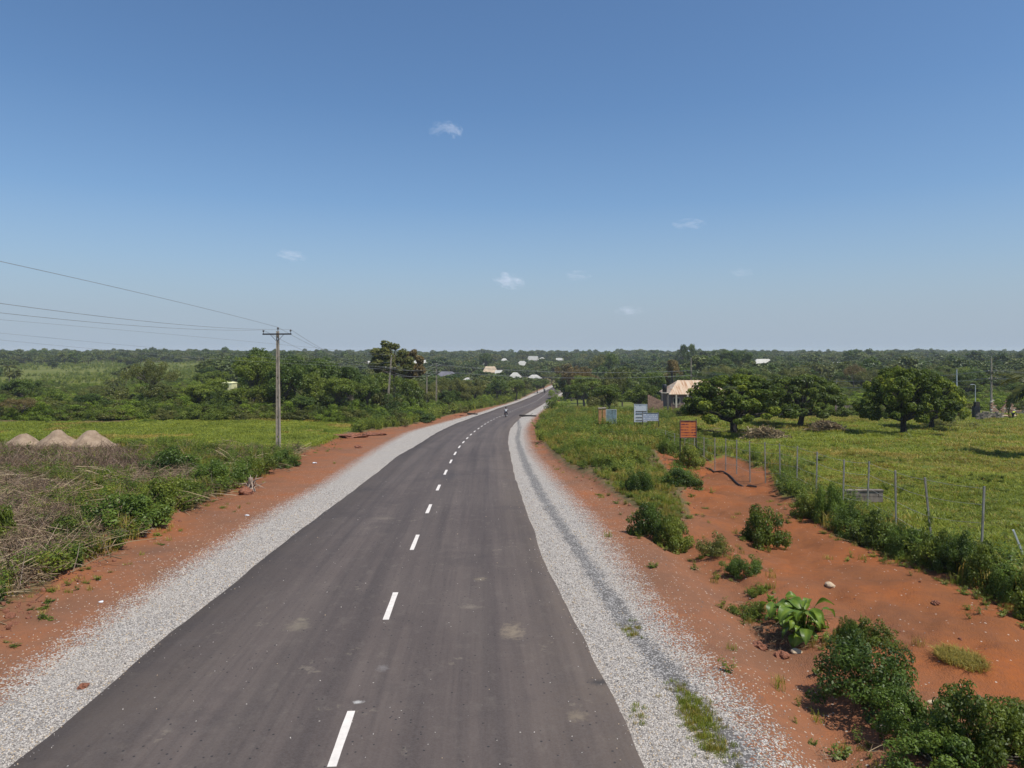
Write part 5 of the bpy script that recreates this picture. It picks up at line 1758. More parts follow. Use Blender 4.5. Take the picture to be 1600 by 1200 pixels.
B = [('bush_a', 1352, 1108, 982, 165, 'big dark small leaved bush in the middle of the right bushes', None),
     ('bush_b', 1440, 1172, 1068, 120, 'bush touching the big dark bush at its lower right', None),
     ('bush_a', 1530, 1215, 1072, 150, 'large bush in the bottom right corner of the picture', 'leaf_weed'),
     ('bush_b', 1625, 1195, 1085, 110, 'bush cut off by the lower right picture edge', 'leaf_weed'),
     ('bush_c', 1470, 1230, 1150, 130, 'low leafy bush at the bottom edge below the corner bush', 'leaf_bush'),
     ('bush_b', 1322, 998, 932, 34, 'narrow upright bush right of the broad leaved plant', None),
     ('bush_d', 1362, 1002, 950, 74, 'low spreading pale green bush behind the big dark bush', None),
     ('bush_b', 1160, 889, 846, 62, 'small dark rounded bush on the red earth left of the mound', None),
     ('bush_d', 1117, 864, 812, 52, 'pale thin leaved bush beside the small dark rounded one', 'leaf_olive'),
     ('bush_c', 1012, 838, 766, 58, 'leafy bush on the cut bank at the edge of the right verge', 'leaf_bush'),
     ('bush_c', 1050, 846, 778, 58, 'twiggy bush just right of the leafy one on the bank', None),
     ('bush_c', 1193, 838, 756, 66, 'twiggy bush in the middle of the red earth below the fence', None),
     ('bush_b', 1298, 812, 728, 46, 'tall dark bush climbing a fence post', None),
     ('bush_c', 1265, 806, 762, 52, 'low bush left of the tall dark one at the fence', None),
     ('bush_a', 1330, 826, 772, 56, 'dark bush in the hedge before the low concrete wall', None),
     ('bush_c', 1372, 846, 782, 64, 'green bush in the hedge under the third post from right', None),
     ('bush_b', 1420, 866, 798, 62, 'dark hedge bush right of the low concrete wall', None),
     ('bush_d', 1462, 890, 800, 60, 'light leaved hedge bush at the second post from right', None),
     ('bush_a', 1500, 905, 838, 58, 'dark hedge bush between the last two upright posts', None),
     ('bush_c', 1540, 925, 850, 60, 'hedge bush at the foot of the last upright post', None),
     ('bush_b', 1583, 948, 880, 60, 'hedge bush next to the leaning bright post', None),
     ('bush_c', 1630, 975, 890, 70, 'hedge bush cut off by the right picture edge', None),
     ('bush_b', 996, 775, 716, 48, 'dark bush in the right verge weeds before the bank', None),
     ('bush_c', 1060, 768, 728, 62, 'low dark green bush spreading onto the red earth', 'leaf_bush'),
     ('bush_c', 1078, 728, 682, 46, 'leafy bush under the orange signboard', None),
     ('bush_b', 1045, 712, 672, 36, 'dark bush left of the orange signboard', None),
     ('bush_d', 1186, 912, 894, 34, 'small tuft right below the small dark rounded bush', 'grass'),
     ('bush_d', 1172, 944, 908, 60, 'low pale green weeds left of the broad leaved plant', None)]
for (key, u, vb, vt, w, lab, lm) in B:
    bush_px(key, u, vb, vt, w, lab, lm=lm)
bx_, by_ = [], []
for (key, u, vb, vt, w, lab, lm) in B:
    gx, gy = G(u, vb); wm = w / F * gy
    m_ = 16 if vb < 1150 else 26
    bx_ += list(gx + R.normal(size=m_) * wm * 0.5); by_ += list(gy + wm * 0.3 + R.normal(size=m_) * wm * 0.5)
bx_, by_ = np.array(bx_), np.array(by_); n_ = len(bx_)
scatter('bush_foot_weeds', 'weeds', pts3(bx_, by_, -0.02), rand_rot(n_, R, 0.15), R.uniform(0.18, 0.5, n_), R.choice([0, 2, 3, 4, 5, 3], n_), 'small weeds and seedlings around the feet of the right bushes')
k = R.random(n_) < 0.35
scatter('twig_litter', 'dry', pts3(bx_[k] + R.normal(size=k.sum()) * 0.2, by_[k] - 0.1, -0.03), rand_rot(int(k.sum()), R, 0.1), R.uniform(0.12, 0.34, int(k.sum())), R.integers(0, 4, int(k.sum())), 'dead twigs lying under the right bushes')
# left-hand clumps
for (key, u, vb, vt, w, lab, lm) in [('bush_c', 190, 846, 770, 120, 'largest green weed clump left of the red earth strip', 'leaf_bush'), ('bush_c', 110, 862, 800, 90, 'green weed clump left of the largest one', None),
                                     ('bush_c', 262, 806, 742, 84, 'green weed clump at the edge of the left earth strip', None), ('bush_b', 345, 765, 706, 90, 'tall green weed clump halfway to the pole', None),
                                     ('bush_c', 270, 745, 692, 80, 'green weed clump behind the dead twigs', 'leaf_bush'), ('bush_d', 400, 745, 700, 60, 'thin weed clump left of the pole foot', None),
                                     ('bush_c', 440, 732, 698, 52, 'green weeds around the foot of the near pole', 'leaf_bush'), ('bush_c', -5, 862, 770, 60, 'green weed clump at the left picture edge', None)]:
    bush_px(key, u, vb, vt, w, lab, lm=lm, name='weed_clump', cat_='weed clump', group='weed clumps on the left')
# low grass cushion on the red earth
gx, gy = G(1520, 1040)
cxs, cys = gx + R.normal(size=900) * 0.22, gy + 0.5 + R.normal(size=900) * 0.38
mbm = np.stack([cxs, cys, gz_many(cxs, cys)], 1)
gt = [tuft_mesh('cushion', 400, 1800, 0.15, 0.48, 0.012, M['grass_yel'], 1.5)]
o = bpy.data.objects.new('grass_clump', gt[0]); C.objects.link(o); o.location = (gx, gy + 0.35, gz(gx, gy + 0.35)); o.scale = (0.8, 1.15, 1.0)
tag(o, 'low rounded grass clump alone on the red earth at lower right', 'grass clump')


def broad_leaf(L, W_, mat, seed):
    r = random.Random(seed)
    V = []; Fs = []; nl = 7; tint = []
    for i in range(nl + 1):
        t = i / nl
        w = W_ / 2 * math.sin(math.pi * (0.08 + 0.92 * t) ** 0.8) if i < nl else 0.004
        x = L * t; z = 0.35 * L * math.sin(t * 2.2) - 0.25 * L * t * t
        for k, s in enumerate((-1, -0.5, 0, 0.5, 1)):
            V.append((x, s * w, z + abs(s) * w * 0.35 + math.sin(t * 9 + s * 3 + seed) * 0.012)); tint.append(0.4 + 0.5 * (s == 0) + r.uniform(-.1, .1))
    for i in range(nl):
        for k in range(4):
            Fs.append((i * 5 + k, i * 5 + k + 1, (i + 1) * 5 + k + 1, (i + 1) * 5 + k))
    return mk_mesh('leaf', V, np.array(Fs), mat, smooth=True, attrs={'tint': tint})


BL = [broad_leaf(0.44, 0.27, M['leaf_big'], 1), broad_leaf(0.36, 0.24, M['leaf_big'], 2), broad_leaf(0.32, 0.16, M['leaf_big'], 3)]


def broad_plant(x, y, n, s, label, seed, spread=0.35):
    r = random.Random(seed)
    root = empty('broad_leaved_plant', (x, y, gz(x, y))); tag(root, label, 'plant', 'broad leaved plants')
    mb = MB()
    L = []
    for k in range(n):
        a = r.uniform(0, 6.28); q = r.uniform(0.1, 1) * spread * s; h = r.uniform(0.12, 0.68) * s
        tip = (math.cos(a) * q, math.sin(a) * q, h)
        mb.tube([(math.cos(a) * q * 0.3, math.sin(a) * q * 0.3, -0.05), (math.cos(a) * q * 0.7, math.sin(a) * q * 0.7, h * 0.7), tip], [0.02 * s, 0.014 * s, 0.008 * s], 5, False)
        L.append((tip, a))
    mb.build('stalk', M['leaf_big'], root)
    for tip, a in L:
        o = link(bpy.data.objects.new('leaf', BL[r.randrange(3)]), root)
        o.location = tip; o.rotation_euler = (r.uniform(-0.7, 0.7), r.uniform(-0.3, 1.2), a + r.uniform(-0.9, 0.9)); ss = s * r.uniform(0.55, 1.1); o.scale = (ss, ss, ss)
    return root


x, y = G(1262, 985); broad_plant(x, y + 0.25, 62, 0.98, 'broad leaved plant with big light green leaves right of the gravel', 3, 0.45)
x, y = G(1222, 955); broad_plant(x, y + 0.2, 22, 0.85, 'smaller broad leaved plant with tall stalks left of the big one', 5, 0.4)
x, y = G(2, 925); broad_plant(x, y + 0.1, 10, 0.9, 'broad leaved plant cut off by the left picture edge', 8, 0.35)
x, y = G(1235, 975)
xs_, ys_ = x + R.normal(size=60) * 0.3, y + 0.1 + R.normal(size=60) * 0.35
scatter('dead_leaves', 'dry', pts3(xs_, ys_, -0.02), rand_rot(60, R, 0.3), R.uniform(0.25, 0.5, 60), R.integers(0, 4, 60), 'withered stalks under the broad leaved plant')

# stones and litter one can point at
ROCK = [blob_mesh('rock', M['stone_pale'], 1, 0.6, 0.35, 31, 2), blob_mesh('rock', M['stone_red'], 1, 0.6, 0.55, 32, 3)]
for (u, v, s, mi, lab) in [(1381, 1128, 0.10, 0, 'pale stone at the left foot of the corner bush'), (1455, 1096, 0.075, 0, 'pale stone half hidden between the corner bushes'), (1296, 909, 0.15, 0, 'flat pale stone above the broad leaved plant'),
                           (1187, 990, 0.15, 1, 'left of two dark red clods by the gravel edge'), (1222, 999, 0.15, 1, 'right of two dark red clods by the gravel edge'), (1244, 993, 0.12, 0, 'pale slab beside the two dark red clods'),
                           (1462, 941, 0.10, 1, 'small red stone in the middle of the bare earth'), (1480, 1018, 0.10, 1, 'stone at the left of the low grass clump'), (130, 1074, 0.09, 1, 'brown clod lying on the left gravel shoulder'),
                           (385, 772, 0.35, 1, 'uprooted red clod on the edge of the left earth strip'), (560, 700, 0.3, 1, 'red clod on the far part of the left earth strip')]:
    x, y = G(u, v)
    o = bpy.data.objects.new('stone', ROCK[mi]); C.objects.link(o)
    o.location = (x, y, gz(x, y) + s * 0.25); o.scale = (s, s * 0.8, s * 0.9); o.rotation_euler = (0, 0, u)
    tag(o, lab, 'stone', 'loose stones')
# uprooted stump with roots on the left
x, y = G(388, 770)
r_ = random.Random(4); mb = MB()
for k in range(13):
    a = r_.uniform(0, 6.28); l = r_.uniform(0.3, 0.9)
    mb.tube([(0, 0, 0.12), (math.cos(a) * l * 0.4, math.sin(a) * l * 0.4, r_.uniform(0.1, 0.6)), (math.cos(a) * l, math.sin(a) * l, r_.uniform(0, 0.8))], [0.05, 0.03, 0.01], 5, False)
mb.lathe((0, 0, -0.1), [(0.2, 0), (0.24, 0.15), (0.14, 0.4), (0.1, 0.75)], 8)
o = mb.build('stump', M['cut_wood'], None, loc=(x, y + 0.3, gz(x, y + 0.3))); tag(o, 'uprooted dry stump with roots beside the left earth strip', 'stump')
# litter
for (u, v, lab, mt) in [(12, 943, 'bit of white and blue litter at the left picture edge', 'litter'), (158, 941, 'scrap of white plastic on the left earth', 'litter'), (386, 806, 'white scrap on the left earth strip', 'litter'), (188, 715, 'white bag caught in the weeds behind the dead twigs', 'litter'),
                        (491, 724, 'white stone or bag at the far end of the left weeds', 'litter'), (1051, 767, 'white scrap beside the low dark green bush', 'litter')]:
    x, y = G(u, v)
    me = blob_mesh('scrap', M[mt], 1, 0.35, 0.7, int(u), 2)
    o = bpy.data.objects.new('litter', me); C.objects.link(o); s = 0.045 * max(1, y / 18)
    o.location = (x, y, gz(x, y) + s * 0.3); o.scale = (s * 1.3, s, s); tag(o, lab, 'litter', 'scraps of litter')
# logs laid across the shoulders far down the road
for (u0, v0, u1, v1, rad, lab) in [(812, 651, 838, 651.5, 0.14, 'dark log laid across the right gravel shoulder'), (731, 648, 746, 648.5, 0.13, 'dark log lying at the left edge of the far road')]:
    a = GP(u0, v0) + Vector((0, 0, rad + 0.05)); c = GP(u1, v1) + Vector((0, 0, rad + 0.05))
    root = empty('log', a); tag(root, lab, 'log', 'logs laid by the road')
    MB().tube([Vector((0, 0, 0)), (c - a) * 0.5 + Vector((0, 0.1, 0.02)), c - a], [rad * 1.6, rad, rad * 0.9], 7).build('trunk', M['bark_dark'], root)
    MB().tube([(c - a) * 0.6, (c - a) * 0.8 + Vector((0, 0.3, 0.5))], [0.05, 0.02], 5).build('branch', M['bark_dark'], root)
x, y = G(725, 650); o = bpy.data.objects.new('earth_pile', blob_mesh('earth_pile', M['stone_red'], 1, 0.35, 0.5, 77, 3)); C.objects.link(o)
o.location = (x - 0.6, y, gz(x, y)); o.scale = (1.1, 0.8, 0.7); tag(o, 'small pile of red earth behind the log at the left edge of the far road', 'earth pile')
x, y = G(565, 692)
for k, (du_, dv_, s) in enumerate([(0, 0, 1.0), (35, -4, 0.8)]):
    x, y = G(545 + du_, 684 + dv_)
    o = bpy.data.objects.new('earth_pile', blob_mesh('earth_pile', M['stone_red'], 1, 0.3, 0.7, 80 + k, 4)); C.objects.link(o)
    o.location = (x, y, gz(x, y)); o.scale = (1.5 * s, 1.3 * s, 1.2 * s); tag(o, ('left' if k == 0 else 'right') + ' of two low heaps of red earth at the right end of the lawn', 'earth pile', 'heaps of red earth')

# ------------------------------------------------------------------ sand heaps
def heap(x, y, w, d, h, seed, label):
    n = 40; V = []; Fs = []
    for i in range(n + 1):
        for j in range(n + 1):
            a, b_ = (i / n * 2 - 1) * 1.25, (j / n * 2 - 1) * 1.25
            r0 = math.hypot(a, b_) * (1 + 0.12 * math.sin(3 * math.atan2(b_, a) + seed))
            z = max(0.0, 1 - r0) ** 1.0 * (1 - 0.10 * math.exp(-(r0 / 0.10) ** 2)) * h
            V.append((a * w / 2, b_ * d / 2, z))
    V = np.array(V)
    lump = V[:, 2] > 0.001
    V[:, 2] += lump * (0.14 * fbm(V[:, 0] + seed * 7, V[:, 1], 0.7, 3, seed)) * h
    V[:, 2] -= 0.05
    for i in range(n):
        for j in range(n):
            Fs.append((i * (n + 1) + j, (i + 1) * (n + 1) + j, (i + 1) * (n + 1) + j + 1, i * (n + 1) + j + 1))
    o = link(bpy.data.objects.new('sand_heap', mk_mesh('sand_heap', V, np.array(Fs), M['sand'], smooth=True)))
    o.location = (x, y, gz(x, y)); tag(o, label, 'sand heap', 'sand heaps behind the left weeds')


for k, (u, wp, hp_, lab) in enumerate([(20, 50, 18, 'leftmost and smallest of the three sand heaps'), (75, 62, 22, 'middle one of the three sand heaps'), (127, 60, 23, 'rightmost of the three sand heaps')]):
    x, y = G(u, 699)
    heap(x, y + 1.2, wp / F * y * 1.12, 3.4, hp_ / F * y * 1.3, k + 1, lab)

# ------------------------------------------------------------------ brush piles and low wall in the right field
def brush_pile(u, v, w, h, label, seed):
    x, y = G(u, v); wm = w / F * y; hm = h / F * y
    r = random.Random(seed); mb = MB(); tint = []
    for k in range(420):
        a = r.gauss(0, 0.42); b_ = r.gauss(0, 0.35)
        if abs(a) > 1 or abs(b_) > 1: continue
        cx, cy = a * wm / 2, b_ * 1.2; cz = r.uniform(0.02, 1) * hm * 1.0 * max(0.15, 1 - a * a)
        d = Vector((r.gauss(0, 1), r.gauss(0, 1), r.gauss(0, 0.4))).normalized() * r.uniform(0.2, 0.5)
        c = Vector((cx, cy, cz)); mb.tube([c - d, c + d], [0.045, 0.02], 4, False); tint += [r.random()] * 8
    o = link(bpy.data.objects.new('brush_pile', mk_mesh('brush_pile', mb.v, mb.f, M['dry'], attrs={'tint': tint}))); o.location = (x, y + 0.8, gz(x, y + 0.8))
    tag(o, label, 'brush pile', 'brush piles in the right field')


brush_pile(1198, 690, 88, 20, 'longer pile of cut branches beside the forked cashew trunk', 1)
brush_pile(1296, 682, 64, 15, 'shorter pile of cut branches in the middle of the right field', 2)
xa, ya = G(1325, 786); xb, yb = G(1384, 786)
wl_ = empty('low_wall', ((xa + xb) / 2, ya + 0.3, gz(xa, ya + 0.3))); tag(wl_, 'low weathered concrete block wall stub behind the fence', 'wall')
Lw = (xb - xa); nb = 4
for row in range(2):
    for c in range(nb + row % 2):
        w = Lw / nb
        x0 = -Lw / 2 + (c - 0.5 * (row % 2)) * w; x1_ = x0 + w
        x0, x1_ = max(x0, -Lw / 2), min(x1_, Lw / 2)
        MB().box(((x0 + x1_) / 2, random.uniform(-.01, .01), 0.12 + row * 0.235), (x1_ - x0 - 0.015, 0.2, 0.22)).build('block', M['block'], wl_)
MB().box((0, 0, 0.50), (Lw + 0.04, 0.24, 0.05)).build('coping', M['block'], wl_)

# ------------------------------------------------------------------ signboards, pillars
def board(u0, u1, vt, vb, yd_, mat, label, legv, fmat='sign_frame', name='signboard', group='signboards on the right verge', rz=0.0):
    x = ((u0 + u1) / 2 - 800) / F * yd_; W_ = (u1 - u0) / F * yd_
    zt, zb = top_at(vt, yd_), top_at(vb, yd_); b0 = gz(x, yd_)
    root = empty(name, (x, yd_, b0), rz); tag(root, label, 'signboard', group)
    zc = (zt + zb) / 2 - b0; h = zt - zb
    MB().box((0, 0, zc), (W_, 0.04, h)).build('panel', M[mat], root)
    fb = MB()
    for s in (-1, 1): fb.box((0, -0.02, zc + s * (h / 2 - 0.02)), (W_ + 0.04, 0.05, 0.05)); fb.box((s * (W_ / 2), -0.02, zc), (0.05, 0.052, h - 0.09))
    fb.build('frame', M[fmat], root)
    for s in (-1, 1):
        MB().box((s * (W_ / 2 - 0.0), 0.05, (zt - b0) / 2 - 0.15 + 0.1), (0.06, 0.06, zt - b0 + 0.3)).build('leg', M['iron'], root)
    return root


board(1063, 1088, 657, 684, 48, 'sign_orange', 'square faded orange signboard with rows of worn lettering', 690)
# white board with cut-out lower part, and the pale blue one beside it
yd_ = 74.0
b1 = board(991, 1011, 631.5, 659.5, yd_, 'sign_white', 'tall white signboard with torn dark bands left of the pale blue one', 0, 'steel_bright')
h_ = 28 / F * yd_
cz = b1.children[0].data.vertices[0].co.z
for (dz, hh) in ((0.20, 0.07), (-0.05, 0.07), (-0.42, 0.05), (-0.75, 0.06)):
    MB().box((0.05, -0.045, top_at(645.5, yd_) - b1.location.z + dz), (20 / F * yd_ * 0.85, 0.012, hh)).build('dark_band', M['concrete_dark'], b1)
board(1004, 1029, 645, 658, 72, 'sign_blue', 'low wide pale blue signboard overlapping the white one', 0, 'steel')
# orange gate pillars and grey-blue gate
yd_ = 78.0
for (u, vt, lab) in ((937.5, 637, 'left of two orange painted gate pillars in the weeds'), (943.8, 636.5, 'right of two orange painted gate pillars in the weeds')):
    x = (u - 800) / F * yd_; b0 = gz(x, yd_); h = top_at(vt, yd_) - b0
    root = empty('gate_pillar', (x, yd_, b0)); tag(root, lab, 'pillar', 'orange gate pillars')
    MB().box((0, 0, h / 2 - 0.12), (0.33, 0.33, h)).build('shaft', M['orange_pillar'], root)
    MB().box((0, 0, h - 0.06), (0.42, 0.42, 0.12)).build('cap', M['concrete'], root)
x = (955 - 800) / F * yd_; b0 = gz(x, yd_); h = top_at(640, yd_) - b0
root = empty('metal_gate', (x, yd_, b0)); tag(root, 'grey blue metal gate right of the orange pillars', 'gate')
MB().box((0, 0, h / 2 + 0.1), (1.1, 0.03, h - 0.3)).build('panel', M['gate_blue'], root)
fb = MB()
for s in (-1, 1): fb.box((s * 0.57, 0, h / 2 - 0.05), (0.05, 0.06, h + 0.1))
fb.box((0, 0, h), (1.19, 0.05, 0.05)); fb.build('frame', M['steel_bright'], root)

# ------------------------------------------------------------------ buildings
def house(x, y, L, D_, hw, hr, label, roofm, wallm, rz=0.0, gable=False, nwin=2, group='far village houses', z=None, hipx=0.3, o_=0.5):
    b0 = gz(x, y) if z is None else z
    root = empty('house', (x, y, b0), rz); tag(root, label, 'house', group)
    MB().box((0, 0, hw / 2 - 0.3), (L, D_, hw + 0.6)).build('wall', M[wallm], root)
    X2, Y2 = L / 2 + o_, D_ / 2 + o_
    ridge = L / 2 * (1 - hipx) if not gable else X2
    rb = MB()
    V = [(-X2, -Y2, hw + 0.01), (X2, -Y2, hw + 0.01), (X2, Y2, hw + 0.01), (-X2, Y2, hw + 0.01), (-ridge, 0, hw + hr), (ridge, 0, hw + hr),
         (-X2, -Y2, hw + 0.13), (X2, -Y2, hw + 0.13), (X2, Y2, hw + 0.13), (-X2, Y2, hw + 0.13)]
    rb.add(V, [(3, 2, 1, 0), (0, 1, 7, 6), (1, 2, 8, 7), (2, 3, 9, 8), (3, 0, 6, 9), (6, 7, 5, 4), (8, 9, 4, 5), (7, 8, 5), (9, 6, 4)])
    rb.build('roof', M[roofm], root)
    for k in range(nwin):
        xx = (k + 0.5) / nwin * L - L / 2
        w = MB().box((xx, -D_ / 2 - 0.01, hw * 0.55), (1.2, 0.08, 1.1)).build('window', M['window_dark'], root)
        fr = MB()
        for s in (-1, 1): fr.box((xx + s * 0.65, -D_ / 2 - 0.03, hw * 0.55), (0.1, 0.1, 1.3)); fr.box((xx, -D_ / 2 - 0.03, hw * 0.55 + s * 0.6), (1.2, 0.09, 0.1))
        fr.build('frame', M['wall_cream'], w)
    return root


yh = 139.0
x0, x1_ = (1048 - 800) / F * yh, (1134 - 800) / F * yh
hx, Lh = (x0 + x1_) / 2, x1_ - x0
b0 = gz(hx, yh); zw = top_at(616.5, yh) - b0; zr = top_at(597, yh) - top_at(616.5, yh) + 0.2
big = house(hx, yh + 4, Lh, 8.5, zw, zr, 'nearest house with big rust stained metal hip roof behind the forked cashew', 'roof_big', 'wall_mauve', nwin=5, group=None, z=b0, hipx=0.42)
for s in range(3):
    MB().box((-Lh / 2 + 0.8 + s * 2.2, -5.2, zw / 2 - 0.2), (0.3, 0.3, zw + 0.4)).build('porch_column', M['wall_cream'], big)
MB().box((-Lh / 2 + 3.2, -4.31, 1.0), (1.0, 0.08, 2.0)).build('door', M['window_dark'], big)
# water tank on a stand
x = (1038.5 - 800) / F * 132; b0 = gz(x, 132)
root = empty('water_tank', (x, 132, b0)); tag(root, 'black plastic water tank on a tall stand left of the rusty roof', 'water tank')
zt = top_at(600, 132) - b0; zb = top_at(613, 132) - b0
MB().lathe((0, 0, zb), [(0.30, 0), (0.42, 0.04), (0.42, (zt - zb) * 0.82), (0.30, (zt - zb) * 0.95), (0.12, zt - zb)], 14).build('tank', M['tank'], root, True)
MB().box((0, 0, zb - 0.07), (1.5, 1.1, 0.12)).build('platform', M['wall_cream'], root)
for sx in (-1, 1):
    for sy in (-1, 1): MB().box((sx * 0.6, sy * 0.45, zb / 2 - 0.2), (0.18, 0.18, zb + 0.1)).build('leg', M['concrete_dark'], root)
# sloping compound wall
xw0, xw1 = (1012 - 800) / F * 126, (1036 - 800) / F * 126
b0 = gz(xw0, 126)
root = empty('compound_wall', ((xw0 + xw1) / 2, 126, b0)); tag(root, 'bare mud coloured wall stepping down left of the water tank', 'wall')
nb = 7; Lw = (xw1 - xw0) / nb
for k in range(nb):
    ht = (top_at(617 + k * 1.6, 126) - b0); nr_ = max(3, int(ht / 0.45))
    for r0 in range(nr_):
        MB().box((xw0 + (k + 0.5) * Lw - (xw0 + xw1) / 2, random.uniform(-.02, .02), -0.2 + (r0 + 0.5) * (ht + 0.2) / nr_), (Lw - 0.015, 0.22, (ht + 0.2) / nr_ - 0.015)).build('block', M['mudblock'], root)


def house_px(u, w, ve, vr, yd_, label, roofm='roof_white', wallm='wall_cream', rz=0.0, hw=2.6, gable=False, depth=7, hipx=0.5):
    """house whose eaves show at row ve and ridge at row vr; stands on the ground there"""
    yd_ = house_dist(u, ve, hw)      # where the eaves stand at wall height over the ground
    x = (u - 800) / F * yd_
    b0 = gz(x, yd_); ze = top_at(ve, yd_) - b0
    house(x, yd_, w / F * yd_, depth, max(ze, 2.2), max((ve - vr) / F * yd_, 0.8), label, roofm, wallm, rz, gable, 2, hipx=hipx)


for (u, w, ve, vr, yd_, lab, rm, gb) in HS:
    house_px(u, w * 1.12, ve, vr - 0.6, yd_, lab, rm, gable=gb and w < 14, rz=((u * 7) % 11 - 5) * 0.11, hipx=0.62 if w < 20 else 0.35)
x = (359 - 800) / F * 118
house(x, 118, 1.5, 2.4, top_at(599, 118) - gz(x, 118), 0.3, 'small pale yellow hut showing between the trees left of the pole', 'wall_yellow', 'wall_yellow', nwin=1, group=None, o_=0.05)
# village wall left of the road end
root = empty('boundary_wall', (0, 330, gz(0, 330))); tag(root, 'long low reddish wall below the village roofs', 'wall')
for k in range(12):
    MB().box((-9 + k * 1.55, 0, 0.5), (1.53, 0.25, 2.0 + 0.04 * (k % 2))).build('wall_panel', M['mudblock'], root)
# brown shed right of the wide cashew, seen under the wires
x = (1322 - 800) / F * 112
b0 = gz(x, 112)
root = empty('plank_fence', (x, 112, b0)); tag(root, 'grey brown paling fence seen between the two cashew pairs', 'fence')
for k in range(16):
    MB().box((-1.65 + k * 0.22, random.uniform(-.02, .02), 0.85), (0.17, 0.04, 1.9 + random.uniform(-.1, .15))).build('plank', M['wall_mauve' if k % 3 == 0 else 'block'], root)
for zr_ in (0.5, 1.4): MB().box((0, 0.06, zr_), (3.5, 0.06, 0.08)).build('rail', M['bark'], root)

# ------------------------------------------------------------------ block yard at far right
def brick_stack(u, v, nx_, nz_, label, mat='mudblock', ny_=1, bw=0.45, bh=0.22, seed=0, ragged=True):
    x, y = G(u, v); r = random.Random(seed)
    root = empty('block_stack', (x, y, gz(x, y)), r.uniform(-0.15, 0.15)); tag(root, label, 'block stack', 'stacks of building blocks')
    me_ = MB().box((0, 0, 0), (bw - 0.025, 0.22, bh - 0.02)).mesh('block', M[mat])
    me2 = MB().box((0, 0, 0), (bw - 0.03, 0.22, bh - 0.025)).mesh('block', M['wall_cream' if mat == 'mudblock' else 'concrete'])
    for j in range(ny_):
        for i in range(nx_):
            hz = max(1, int(nz_ * (0.62 + 0.38 * math.sin(i * 0.9 + seed)) - r.randrange(0, 3))) if ragged else nz_ - (r.random() < 0.3)
            for k in range(hz):
                o = link(bpy.data.objects.new('block', me2 if r.random() < 0.22 else me_), root)
                o.location = ((i - nx_ / 2 + 0.5) * bw + (k % 2) * bw * 0.5, j * 0.26 + r.uniform(-.05, .05), (k + 0.5) * bh)
                o.rotation_euler = (0, 0, r.uniform(-0.04, 0.04))
    return root


brick_stack(1508, 652, 8, 9, 'left stack of reddish blocks behind the dark oven', seed=1)
brick_stack(1570, 649, 12, 11, 'wide stack of reddish blocks behind the pole foot', seed=2)
brick_stack(1592, 651, 5, 7, 'low stack of blocks at the right picture edge', 'block', seed=3)
brick_stack(1545, 658.5, 8, 5, 'long low stack of grey cement blocks in front of the pole foot', 'block', seed=4, ragged=False)
x, y = G(1525, 655.5)
root = empty('dark_oven', (x, y, gz(x, y))); tag(root, 'dark sooty kiln like block with a lighter top left of the pole', 'kiln')
MB().box((0, 0, 0.95), (0.8, 0.7, 2.1)).build('body', M['tank'], root)
MB().box((0.1, 0, 2.3), (0.6, 0.6, 0.7)).build('top', M['bark_dark'], root)
MB().lathe((0.65, -0.2, 0), [(0.28, 0), (0.30, 0.5), (0.28, 1.0)], 10).build('drum', M['tank'], root)
x, y = G(1582, 654)
for k in range(5):
    me_ = blob_mesh('mound', M['stone_red' if k % 2 else 'stone_pale'], 1, 0.5, 0.5, 60 + k, 2)
    o = bpy.data.objects.new('rubble', me_); C.objects.link(o); o.location = (x - 1.2 + k * 0.75, y + 0.4 * (k % 2), gz(x, y) + 0.1); o.scale = (0.5, 0.4, 0.45)
    tag(o, 'lump of rubble beside the grey cement blocks at far right', 'rubble', 'rubble lumps at far right')


# ------------------------------------------------------------------ people and motorcycles
def skin_body(name, joints, edges, mat, parent, sub=2):
    me = bpy.data.meshes.new(name)
    me.from_pydata([j[:3] for j in joints], edges, [])
    o = link(bpy.data.objects.new(name, me), parent)
    me.materials.append(mat)
    md = o.modifiers.new('skin', 'SKIN')
    sk = me.skin_vertices[0] if me.skin_vertices else None
    if sk is None:
        bpy.context.view_layer.objects.active = o
        sk = me.skin_vertices[0]
    for i, j in enumerate(joints):
        sk.data[i].radius = (j[3], j[3] * (j[4] if len(j) > 4 else 1))
        sk.data[i].use_root = (i == 0)
    md.use_smooth_shade = True
    s = o.modifiers.new('sub', 'SUBSURF'); s.levels = sub; s.render_levels = sub
    return o


